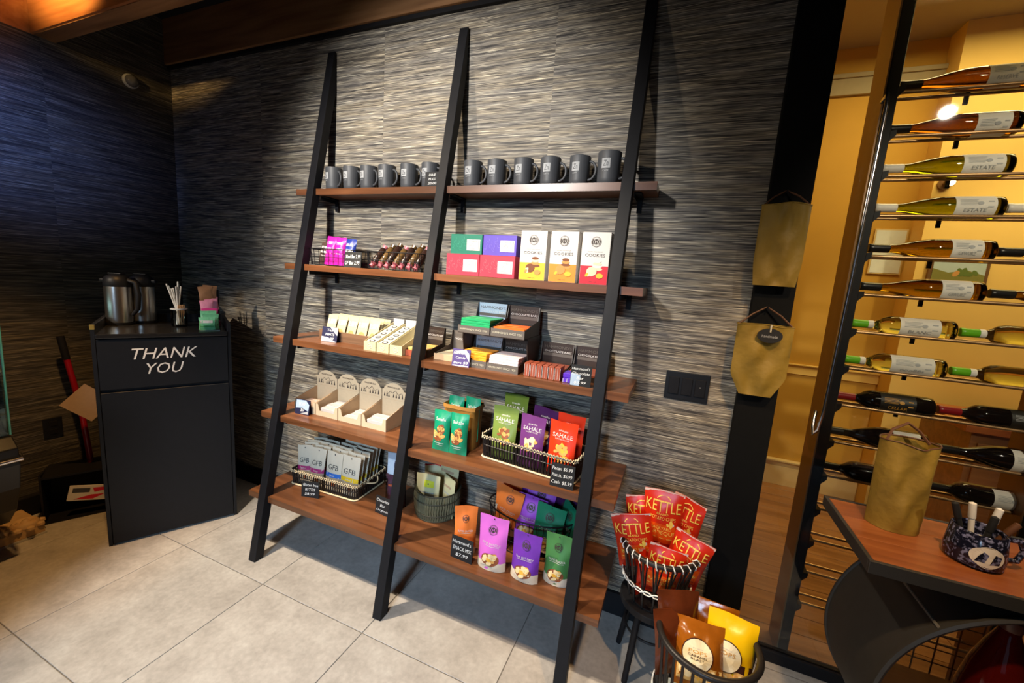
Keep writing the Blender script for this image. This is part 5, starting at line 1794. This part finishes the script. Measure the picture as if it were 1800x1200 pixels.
MB().tube([(-2.772, 0.789, 0.65), (-2.752, 0.789, 1.22)], 0.004, 6).build('glass_edge', mat('glass_edge_teal', (0.10, 0.45, 0.42), 0.2), t)
MB().prism([(-3.24, 1.305), (-2.745, 1.225), (-2.745, 1.245), (-3.24, 1.33)], 0.25, 0.79, 'y').build('canopy', BLACKP, t)
sh = MB().box(-3.2, -2.80, 0.27, 0.77, 0.93, 0.938).build('shelf', GLASS, t)
MB().box(-3.1, -2.79, 0.755, 0.765, 1.20, 1.212).build('light_strip', mat('case_led', (0.8, 0.95, 1.0), 0.4, emit=(0.75, 0.95, 1.0), emit_s=6.0), t, label='cool white light strip')
p = Print(lambda u, v, off: Vector((-2.78 - u, 0.79 + 0.001 + off, 0.605 + v)))
p.ring(0.0, 0.0, 0.010, 0.012, WHITE, 16)
p.text('Chef', 0.0, -0.0, 0.03, 0.012, WHITE)
p.build('emblem', t)
for k, (x, y, zz, cm, nm) in enumerate(((-2.83, 0.73, 0.940, srgb(226, 196, 60), 'yellow'), (-2.93, 0.70, 0.940, srgb(200, 150, 80), 'tan'), (-2.83, 0.73, 0.648, srgb(214, 206, 190), 'pale'), (-2.95, 0.70, 0.648, srgb(110, 150, 70), 'green'))):
    b = thing('food_tub', nm + ' tub of food inside the display case', 'food tub', (x, y, zz))
    MB().lathe([(0.0, 0.0), (0.038, 0.0), (0.045, 0.055), (0.047, 0.058), (0.047, 0.064)], 20).build('cup', mat('tub_' + nm, cm, 0.4), b, smooth=True)
    MB().lathe([(0.048, 0.064), (0.046, 0.072), (0.0, 0.074)], 20).build('lid', mat('tub_lid', (0.7, 0.75, 0.75), 0.2), b, smooth=True)
# carved plinth
CARV = mat('carved_pale_wood', srgb(196, 160, 112), 0.65, var=0.15, scale=25, bump=0.4)
t = thing('carved_plinth', 'pale carved wooden plinth with scroll rosettes under the display case', 'plinth', (-2.985, 0.93, 0))
MB().box(-0.26, 0.0, -0.40, 0.0, 0.012, 0.060).build('block', CARV, t, bevel=0.004)
MB().box(-0.26, 0.004, -0.40, 0.004, 0.0, 0.012).build('foot_strip', mat('pale_foot', (0.5, 0.48, 0.44), 0.6), t)
for k in range(4):
    y = -0.055 - 0.100 * k
    m = MB()
    M = Matrix.Translation((-0.045, y, 0.060))
    m.lathe([(0.052, 0.0), (0.052, 0.018), (0.044, 0.026), (0.036, 0.020), (0.028, 0.028), (0.018, 0.022), (0.010, 0.034), (0.0, 0.036)], 20, M)
    m.build('rosette', CARV, t, smooth=True)
    m = MB()
    for q in range(8):
        a = 2 * PI * q / 8
        m.lathe([(0.017, 0.0), (0.015, 0.012), (0.0, 0.020)], 8, Matrix.Translation((-0.045 + 0.058 * math.cos(a), y + 0.058 * math.sin(a), 0.058)))
    m.build('leaf_ring', CARV, t, smooth=True, kind='stuff')

# ================================================================== HANGING BAGS
def bag_panel(poly, y0, y1, t, name, mtl):
    return MB().prism(poly, y0, y1, 'y').build(name, mtl, t)


def olive_bag(label, loc, w, h, d, rz=0.0, hexb=0.0, open_top=False, strap=0.07, hang=True, seed=0):
    """tapered soft bag; hexb folds the lower corners in"""
    t = thing('olive_bag', label, 'bag', loc, rz, 'olive waxed bags')
    m = MB()
    nu, nv = 14, 16
    vs, fs = [], []
    n = 2 * (nu + 1)
    for j in range(nv + 1):
        v = j / nv
        wk = w / 2
        if hexb:
            wk = w / 2 * (1.0 - hexb * max(0, 1 - v / 0.28) ** 1.0)
        dk = d / 2 * (1 if not hexb else min(1.0, 0.15 + v * 0.9))
        if open_top:
            wk *= 0.93 + 0.07 * v
        for i in range(nu + 1):
            u = -1 + 2 * i / nu
            y = -dk * max(0.0, 1 - abs(u) ** 3) ** 0.8 + (0.008 * math.sin(5 * u + 7 * v + seed) + 0.006 * math.sin(9 * v - 6 * u + 2 * seed)) * (1 - u * u) * (1 if j else 0)
            vs.append((wk * u, y, h * v + 0.003 * math.sin(4 * u + seed) * (v > 0.95)))
        for i in range(nu, -1, -1):
            u = -1 + 2 * i / nu
            y = dk * max(0.0, 1 - abs(u) ** 3) ** 0.8
            vs.append((wk * u, y + 0.0008, h * v))
    for j in range(nv):
        for i in range(n):
            k = (i + 1) % n
            fs.append((j * n + i, j * n + k, (j + 1) * n + k, (j + 1) * n + i))
    fs.append(list(range(n))[::-1])
    m.add(vs, fs).build('bag', OLIVE, t, smooth=True)
    top = [Vector(vs[nv * n + i]) for i in range(n)]
    hm = MB()
    hm.tube([p + Vector((0, 0, -0.001)) for p in top], 0.0022, 5, True)
    hm.build('hem', OLIVE if not open_top else LEATHER, t, smooth=True)
    if hang:
        ap = Vector((0.0, d / 2, h + strap))
        MB().tube([(-w / 2 * 0.96, 0, h - 0.004), Vector((-w * 0.25, d * 0.2, h + strap * 0.55)), ap, Vector((w * 0.25, d * 0.2, h + strap * 0.55)), (w / 2 * 0.96, 0, h - 0.004)], 0.0032, 6).build('strap', LEATHER, t, smooth=True)
        MB().tube([ap + Vector((0, 0.004, -0.012)), ap + Vector((0, -0.008, -0.010)), ap + Vector((0, -0.012, 0.002))], 0.003, 6).build('hook', BLACK, t, smooth=True)
    else:
        MB().tube([(-w * 0.42, -0.01, h - 0.004), (-w * 0.32, 0.0, h + 0.03), (-w * 0.05, 0.012, h + 0.052), (w * 0.18, 0.018, h + 0.03), (w * 0.36, 0.01, h - 0.004)], 0.0042, 6).build('strap', LEATHER, t, smooth=True)
    return t


olive_bag('upper olive waxed bag hanging on the black column', (0.307, 1.722, 1.560), 0.150, 0.282, 0.070, 0.0, hexb=0.12, strap=0.055, seed=1)
b2 = olive_bag('lower olive waxed bag hanging on the black column with a dark oval tag', (0.305, 1.728, 1.150), 0.182, 0.268, 0.050, 0.0, hexb=0.42, strap=0.065, seed=2)
MB().prism([(0.012 + 0.040 * math.cos(2 * PI * k / 20), 0.232 + 0.026 * math.sin(2 * PI * k / 20)) for k in range(20)], -0.036, -0.030, 'y').build('oval_tag', BLACKM, b2)
p = Print(lambda u, v, off: Vector((u, -0.036 - off, v)))
p.text('handmade', 0.012, 0.230, 0.05, 0.010, GREYP)
p.build('tag_lettering', b2)
MB().box(0.009, 0.014, -0.040, -0.030, 0.244, 0.272).build('peg', CREAMC, b2, bevel=0.001, seg=1)

# ================================================================== WINE RACK
rk = thing('wine_rack', 'black floor to ceiling wine rack with bronze rods behind the glass', 'wine rack', (0.0, 0.0, 0.0))
for x in (0.592, 1.205):
    MB().box(x - 0.018, x + 0.018, 1.885, 1.915, 0.0, 3.0).build('post', BLACK, rk, bevel=0.002, seg=1)
    MB().box(x - 0.024, x - 0.019, 1.885, 2.02, 0.0, 3.0).build('side_plate', BRONZE, rk)
rows = [2.258, 2.113, 1.978, 1.840, 1.695, 1.553, 1.412, 1.270, 1.122, 0.970, 0.826, 0.680, 0.540, 0.395, 0.25]
for z in rows:
    for yy in (1.925, 1.985):
        MB().tube([(0.612, yy, z), (1.60, yy, z)], 0.0060, 8).build('rod', RODM, rk, smooth=True)
    MB().prism([(0.608, z - 0.030), (0.628, z - 0.006), (0.628, z + 0.012), (0.608, z + 0.008)], 1.89, 2.0, 'y').build('bracket', BLACK, rk)
    MB().box(0.83, 0.842, 1.990, 1.998, z - 0.03, z).build('peg', BLACK, rk)

HOCK = [(0.0, 0.0), (0.030, 0.0), (0.0375, 0.006), (0.0385, 0.02), (0.0385, 0.150), (0.036, 0.180), (0.029, 0.215), (0.021, 0.245), (0.0155, 0.268), (0.0142, 0.285), (0.0142, 0.345), (0.0, 0.345)]
BORD = [(0.0, 0.0), (0.030, 0.0), (0.0365, 0.006), (0.0375, 0.02), (0.0375, 0.180), (0.036, 0.192), (0.028, 0.208), (0.0185, 0.220), (0.0145, 0.232), (0.0140, 0.300), (0.0, 0.300)]
BURG = [(0.0, 0.0), (0.034, 0.0), (0.0415, 0.006), (0.0425, 0.02), (0.0425, 0.125), (0.038, 0.160), (0.028, 0.192), (0.019, 0.218), (0.0150, 0.235), (0.0145, 0.310), (0.0, 0.310)]
LAY = Matrix.Rotation(-PI / 2, 4, 'Y')      # local +z runs to -x: neck to the left


def glassm(name, col, dens=1.0, rough=0.02, trans=1.0):
    m = mat(name, col, rough, trans=trans, var=0.02, ior=1.48)
    return m


GAMB = glassm('amber_bottle_glass', (0.13, 0.04, 0.002))
GGRN = glassm('yellow_green_bottle_glass', (0.20, 0.21, 0.004))
GGLD = glassm('golden_bottle_glass', (0.25, 0.13, 0.003))
GCLR = glassm('pale_bottle_glass', (0.78, 0.82, 0.34))
GDRK = mat('dark_wine_glass', (0.006, 0.004, 0.004), 0.06, var=0.05)
LABW = mat('wine_label', srgb(226, 222, 214), 0.6, var=0.06)
LABD = mat('dark_wine_label', srgb(30, 28, 24), 0.5)
CAPW = mat('white_capsule', srgb(226, 220, 208), 0.4)
CAPK = mat('black_capsule', (0.010, 0.009, 0.009), 0.35)
CAPG = mat('lime_capsule', srgb(98, 178, 30), 0.35)
CAPR = mat('red_capsule', srgb(134, 16, 26), 0.35)


def bottle(label, prof, x_neck, row, glass, cap, lab, lab_span, text=None, tcol=None, cap_len=0.062, silver=False, spin=0.0):
    Lb = prof[-1][1]
    R = max(r for r, z in prof)
    zc = row + math.sqrt(max(0.0, (R + 0.0060) ** 2 - 0.03 ** 2))
    t = thing('wine_bottle', label, 'wine bottle', (x_neck + Lb, 1.955, zc), 0.0, 'wine bottles lying on the rack')
    n0 = Lb - cap_len
    MB().lathe([(r, z) for r, z in prof], 24, LAY).build('glass', glass, t, smooth=True)
    rn = prof[-2][0]
    MB().lathe([(rn + 0.0004, n0), (rn + 0.0012, n0 + 0.002), (rn + 0.0012, Lb - 0.014), (rn + 0.0018, Lb - 0.012), (rn + 0.0018, Lb - 0.001), (rn, Lb + 0.0012), (0.0, Lb + 0.0012)], 20, LAY).build('capsule', cap, t, smooth=True)
    if silver:
        MB().lathe([(rn + 0.001, n0 - 0.016), (rn + 0.0014, n0 - 0.015), (rn + 0.0014, n0 + 0.001)], 20, LAY).build('capsule_band', LABW, t, smooth=True)
    if lab:
        z0, z1 = lab_span
        m = MB()

        def fn(a, z):
            rr = R + 0.0006
            return LAY @ Vector((rr * math.cos(a), rr * math.sin(a), z))
        # local -y faces the shop
        c0 = -PI / 2 + spin
        m.sheet(fn, [c0 - 1.25 + 2.5 * k / 14 for k in range(15)], [z0, z1])
        lb = m.build('label', lab, t, smooth=True)
        p = Print(lambda u, v, off: LAY @ Vector(((R + 0.0008 + off) * math.cos(c0 + v / R), (R + 0.0008 + off) * math.sin(c0 + v / R), z0 + (z1 - z0) / 2 - u)))
        wl = z1 - z0
        tc_ = tcol or GREYP
        if text:
            p.text(text, 0, -0.012, wl * 0.55, 0.011, tc_)
        p.disc(wl * 0.1, 0.010, 0.008, 0.006, tc_, 10)
        for k in range(5):
            p.rect(-wl * 0.4, wl * (0.0 + 0.05 * (k % 3)), 0.004 + 0.0045 * k, 0.0055 + 0.0045 * k, tc_)
        p.rect(wl * 0.28, wl * 0.42, -0.004, 0.018, tc_)
        p.build('label_print', lb)
    return t


RN = ['top row', 'second row', 'third row', 'fourth row', 'fifth row', 'sixth row', 'seventh row', 'eighth row', 'ninth row', 'tenth row', 'eleventh row']
bottle('amber bottle with dark neck lying in the top row of the rack', HOCK, 0.630, rows[0], GAMB, CAPK, LABW, (0.035, 0.125), 'RESERVE')
bottle('amber bottle with dark neck in the second rack row', HOCK, 0.622, rows[1], GAMB, CAPK, LABW, (0.035, 0.120), 'RESERVE', spin=-0.5)
bottle('green gold bottle with white capsule in the third rack row', HOCK, 0.626, rows[2], GGRN, CAPW, LABW, (0.030, 0.135), 'ESTATE')
bottle('green gold bottle with white capsule in the fourth rack row', HOCK, 0.630, rows[3], GGRN, CAPW, LABW, (0.030, 0.135), 'ESTATE')
bottle('golden bottle with black neck in the fifth rack row', HOCK, 0.634, rows[4], GGLD, CAPK, LABW, (0.040, 0.122), 'GEWURZ')
bottle('golden bottle with black neck in the sixth rack row', HOCK, 0.632, rows[5], GGLD, CAPK, LABW, (0.040, 0.122), 'GEWURZ')
bottle('pale bottle with lime green capsule in the seventh rack row', BORD, 0.628, rows[6], GCLR, CAPG, LABW, (0.050, 0.165), 'BLANC', silver=True, cap_len=0.05)
bottle('pale bottle with lime green capsule in the eighth rack row', BORD, 0.625, rows[7], GCLR, CAPG, LABW, (0.040, 0.165), 'ooo88s', silver=True, cap_len=0.05)
bottle('dark red wine bottle with red capsule and CELLAR label in the ninth rack row', BORD, 0.618, rows[8], GDRK, CAPR, LABD, (0.060, 0.165), 'CELLAR', GOLDT, cap_len=0.066)
bottle('dark sloping bottle with white label in the tenth rack row', BURG, 0.614, rows[9], GDRK, CAPK, LABW, (0.030, 0.110), 'NOIR', cap_len=0.055)
bottle('black wine bottle partly behind the standing olive bag, eleventh rack row', BORD, 0.612, rows[10], GDRK, CAPK, None, None)
xs2 = [1.005, 1.0, 1.0, 0.987, 0.992, 0.997, 0.945, 0.945, 0.935, 0.955, 0.930]
spec = [(HOCK, GAMB, CAPK), (HOCK, GAMB, CAPK), (HOCK, GGRN, CAPW), (HOCK, GGRN, CAPW), (HOCK, GGLD, CAPK), (HOCK, GGLD, CAPK), (BORD, GCLR, CAPG), (BORD, GCLR, CAPG), (BORD, GDRK, CAPR), (BURG, GDRK, CAPK), (BORD, GDRK, CAPK)]
gn = ['amber', 'amber', 'green gold', 'green gold', 'golden', 'golden', 'pale lime capped', 'pale lime capped', 'red capped dark', 'dark sloping', 'black white labelled']
for i in range(3, 11):
    pf, g, cp = spec[i]
    xx = xs2[i] if i != 10 else 0.945
    bottle('second %s bottle along the %s of the rack' % (gn[i], RN[i]), pf, xx, rows[i], g, cp, LABW if i != 8 else LABD, (0.035, 0.12), None, silver=(i in (6, 7)), cap_len=0.062 if i not in (6, 7) else 0.05)

# furniture and picture in the wine room
t = thing('wood_counter', 'brown wooden counter deep in the wine room behind the rack', 'counter', (2.35, 3.25, 0))
MB().box(-0.75, 0.75, -0.25, 0.25, 0.0, 0.86).build('body', PLANK, t, bevel=0.004)
MB().box(-0.80, 0.80, -0.29, 0.27, 0.86, 0.90).build('worktop', CARTW, t, bevel=0.004)
for k in range(3):
    dr = MB().box(-0.72 + 0.49 * k, -0.26 + 0.49 * k, -0.262, -0.25, 0.08, 0.80).build('door', PLANK, t, bevel=0.004)
    MB().box(-0.30 + 0.49 * k, -0.285 + 0.49 * k, -0.275, -0.262, 0.45, 0.60).build('handle', BRONZE, dr)
t = thing('framed_picture', 'small framed landscape picture on the bright wine room wall', 'picture', (1.66, 3.615, 1.75))
MB().box(-0.15, 0.15, -0.02, 0.0, -0.10, 0.10).build('frame', BRONZE, t, bevel=0.004)
MB().box(-0.13, 0.13, -0.022, -0.0195, -0.08, 0.08).build('canvas', mat('picture_sky', srgb(170, 190, 200), 0.6), t)
p = Print(flat(-0.022))
p.use(mat('picture_field', srgb(120, 120, 60), 0.6))
p.shape([(-0.13, -0.08), (0.13, -0.08), (0.13, 0.0), (0.04, 0.03), (-0.05, 0.01), (-0.13, 0.035)], [(0, 1, 2, 3, 4, 5)])
p.blobs(0.0, 0.01, 0.09, 0.02, 8, 0.016, [mat('picture_tan', srgb(190, 140, 80), 0.6), mat('picture_green', srgb(90, 110, 50), 0.6)], 3)
p.build('painting', t)

# ================================================================== DRUM CART WITH WOODEN TOP
ct = thing('drum_cart', 'metal drum shaped side table with wooden top', 'side table', (0.0, 0.0, 0.0))
ZT = 0.850
for k in range(3):
    y0 = 1.290 + 0.1175 * k
    MB().box(0.562, 1.42, y0, y0 + 0.1165, ZT - 0.016, ZT).build('top_board', CARTW, ct, bevel=0.001, seg=1)
fr = MB()
fr.box(0.550, 1.432, 1.278, 1.289, ZT - 0.034, ZT + 0.001)
fr.box(0.550, 1.432, 1.644, 1.655, ZT - 0.034, ZT + 0.001)
fr.box(0.550, 0.561, 1.289, 1.644, ZT - 0.034, ZT + 0.001)
fr.box(1.421, 1.432, 1.289, 1.644, ZT - 0.034, ZT + 0.001)
fr.box(0.561, 1.421, 1.289, 1.644, ZT - 0.020, ZT - 0.0165)
fr.build('top_frame', SHEET, ct, bevel=0.001, seg=1)
DC = (0.985, 0.448)
DR = 0.366


def arc(r, n, a0=0.0, a1=2 * PI):
    return [(DC[0] + r * math.cos(a0 + (a1 - a0) * k / n), DC[1] + r * math.sin(a0 + (a1 - a0) * k / n)) for k in range(n)]


m = MB()
N_ = 72
for (r, flip) in ((DR, False), (DR - 0.004, True)):
    A = arc(r, N_)
    vs = [(x, 1.292, z) for x, z in A] + [(x, 1.64, z) for x, z in A]
    fs = [(k, (k + 1) % N_, N_ + (k + 1) % N_, N_ + k) for k in range(N_)]
    m.add(vs, fs)
m.build('drum_shell', SHEET, ct, smooth=True)
for yy in (1.292, 1.64):
    MB().tube([(x, yy, z) for x, z in arc(DR - 0.002, N_)], 0.008, 6, True).build('drum_rim', SHEET, ct, smooth=True)
a = 2.36
MB().tube([(DC[0] + (DR + 0.002) * math.cos(a), 1.295, DC[1] + (DR + 0.002) * math.sin(a)), (DC[0] + (DR + 0.002) * math.cos(a), 1.63, DC[1] + (DR + 0.002) * math.sin(a))], 0.004, 6).build('weld_seam', mat('bare_weld', (0.25, 0.24, 0.22), 0.5, metal=0.6), ct, smooth=True)
for y0 in (1.33, 1.58):
    MB().prism([(DC[0] - 0.24, 0.0), (DC[0] + 0.24, 0.0), (DC[0] + 0.24, 0.05), (DC[0] + 0.14, 0.102), (DC[0], 0.0815), (DC[0] - 0.14, 0.102), (DC[0] - 0.24, 0.05)], y0, y0 + 0.03, 'y').build('foot', SHEET, ct)
m = MB()
for k in range(14):
    x = DC[0] - 0.325 + 0.05 * k
    hz = math.sqrt(max(0.0, (DR - 0.01) ** 2 - (x - DC[0]) ** 2))
    m.tube([(x, 1.625, DC[1] - hz), (x, 1.625, DC[1] + hz)], 0.0022, 5)
    z = DC[1] - 0.325 + 0.05 * k
    hx = math.sqrt(max(0.0, (DR - 0.01) ** 2 - (z - DC[1]) ** 2))
    m.tube([(DC[0] - hx, 1.628, z), (DC[0] + hx, 1.628, z)], 0.0022, 5)
m.build('wire_grid', BRONZE, ct, smooth=True)
hx = math.sqrt((DR - 0.006) ** 2 - (0.335 - DC[1]) ** 2)
MB().box(DC[0] - hx, DC[0] + hx, 1.30, 1.62, 0.325, 0.335).build('inner_shelf', CARTW, ct)

t = thing('red_bottle', 'red amber bottle standing inside the drum table', 'bottle', (0.905, 1.385, 0.3355))
MB().lathe([(0.0, 0.0), (0.060, 0.0), (0.072, 0.006), (0.074, 0.03), (0.070, 0.16), (0.056, 0.25), (0.036, 0.32), (0.022, 0.36), (0.019, 0.39), (0.0, 0.39)], 28).build('glass', mat('red_amber_glass', (0.13, 0.006, 0.004), 0.06, trans=0.35), t, smooth=True)
MB().lathe([(0.021, 0.372), (0.023, 0.374), (0.023, 0.400), (0.0, 0.402)], 20).build('stopper', mat('brown_stopper', (0.10, 0.03, 0.02), 0.3), t, smooth=True)

olive_bag('olive waxed bag standing open on the wooden table top', (0.690, 1.535, ZT + 0.001), 0.145, 0.272, 0.105, 0.05, open_top=True, hang=False, seed=4)

# patterned pen mug
t = thing('pen_mug', 'dark blue speckled mug with cream oval emblem on the table', 'mug', (0.822, 1.425, ZT + 0.001))
m = MB().lathe([(0.0, 0.001), (0.046, 0.001), (0.058, 0.006), (0.060, 0.03), (0.054, 0.092), (0.051, 0.095), (0.048, 0.092), (0.054, 0.03), (0.050, 0.012), (0.0, 0.010)], 32)
spk = bpy.data.materials.new('blue_speckle_glaze')
spk.use_nodes = True
nt = spk.node_tree
tcn = nt.nodes.new('ShaderNodeTexCoord')
vo = nt.nodes.new('ShaderNodeTexNoise')
vo.inputs['Scale'].default_value = 110
vo.inputs['Detail'].default_value = 3
cr = nt.nodes.new('ShaderNodeValToRGB')
cr.color_ramp.elements[0].position = 0.52
cr.color_ramp.elements[0].color = (0.008, 0.009, 0.022, 1)
cr.color_ramp.elements[1].position = 0.64
cr.color_ramp.elements[1].color = (0.20, 0.22, 0.40, 1)
nt.links.new(tcn.outputs['Object'], vo.inputs['Vector'])
nt.links.new(vo.outputs['Fac'], cr.inputs[0])
nt.links.new(cr.outputs[0], nt.nodes['Principled BSDF'].inputs['Base Color'])
_set(nt.nodes['Principled BSDF'], 'Roughness', 0.12)
m.build('cup', spk, t, smooth=True)
MB().tube([(0.056, 0, 0.080), (0.082, 0, 0.082), (0.094, 0, 0.055), (0.084, 0, 0.026), (0.056, 0, 0.022)], 0.0075, 8).build('handle', spk, t, smooth=True)


def mugfn(x, z, off):
    R = (0.060 if z < 0.03 else 0.060 - 0.006 * (z - 0.03) / 0.062) + off
    a = x / R - 0.25
    return Vector((R * math.sin(a), -R * math.cos(a), z))


p = Print(mugfn)
p.disc(0.012, 0.042, 0.036, 0.026, LABW, 24, 0.0008)
p.ring(0.012, 0.042, 0.0275, 0.029, LABW, 20, 0.001)
p.use(spk)
p.shape([(-0.012, 0.028), (0.006, 0.028), (0.012, 0.050), (0.002, 0.056), (-0.006, 0.044)], [(0, 1, 2, 3, 4)], 0.0016)
p.shape([(0.016, 0.026), (0.036, 0.028), (0.040, 0.048), (0.024, 0.054), (0.020, 0.040)], [(0, 1, 2, 3, 4)], 0.0016)
p.build('emblem', t)
for k, (dx, dy, an, ln, mm, nm) in enumerate(((-0.020, 0.004, -0.32, 0.150, BLACKM, 'black marker leaning left in the speckled mug'), (-0.004, 0.010, -0.12, 0.150, LABW, 'white tipped marker in the speckled mug'), (0.006, -0.010, 0.12, 0.130, BLACKM, 'short black marker at the front of the speckled mug'), (0.018, 0.004, 0.14, 0.150, WHITE, 'white chalk marker in the speckled mug'), (0.026, 0.010, 0.5, 0.130, LEATHER, 'brown pen leaning right in the speckled mug'))):
    pn = thing('marker_pen', nm, 'pen', (0.822 + dx * 0.6, 1.425 + dy, ZT + 0.0125), 0.0, 'pens in the speckled mug', 0.0, an)
    MB().lathe([(0.0, 0.0), (0.0062, 0.0), (0.0065, 0.004), (0.0065, ln - 0.045)], 10).build('barrel', mm, pn, smooth=True)
    MB().lathe([(0.0078, ln - 0.046), (0.0082, ln - 0.044), (0.0078, ln - 0.004), (0.0, ln)], 10).build('cap', mm, pn, smooth=True)
for k, (x, z, nm) in enumerate(((1.50, 2.322, 'low'),)):
    t = thing('glass_reflection_lamp', 'small glowing lamp added for a lamp reflection in the glass', 'lamp', (x, 3.618, z))  # added behind the glass to draw a reflected light spot
    MB().lathe([(0.0, 0.0), (0.035, 0.0), (0.035, 0.012), (0.0, 0.014)], 20, Matrix.Rotation(PI / 2, 4, 'X')).build('plate', BRONZE, t, smooth=True)
    MB().lathe([(0.012, 0.012), (0.012, 0.05), (0.026, 0.055), (0.030, 0.08), (0.027, 0.08), (0.022, 0.06)], 20, Matrix.Rotation(PI / 2, 4, 'X')).build('added_lamp_shade', BRONZE, t, smooth=True)
    MB().lathe([(0.024, 0.062), (0.024, 0.078), (0.016, 0.088), (0.0, 0.092)], 16, Matrix.Rotation(PI / 2, 4, 'X')).build('bulb', mat('reflection_bulb', (1.0, 0.85, 0.5), 0.4, emit=(1.0, 0.72, 0.28), emit_s=14.0), t, smooth=True, label='glowing bulb drawing the reflected light')
t = thing('window_reflection_patch', 'pale blue white poster standing in for a window reflection in the glass', 'patch', (1.345, 3.798, 1.90))  # pale panel painted where the glass mirrors the window
MB().box(-0.095, 0.095, -0.010, 0.0, -0.16, 0.16).build('frame', CREAM, t, bevel=0.002)  # edge of the panel standing in for the window reflection
MB().box(-0.085, 0.085, -0.012, -0.0095, -0.15, 0.15).build('sheet', mat('pale_reflection', (0.75, 0.82, 0.95), 0.5), t)
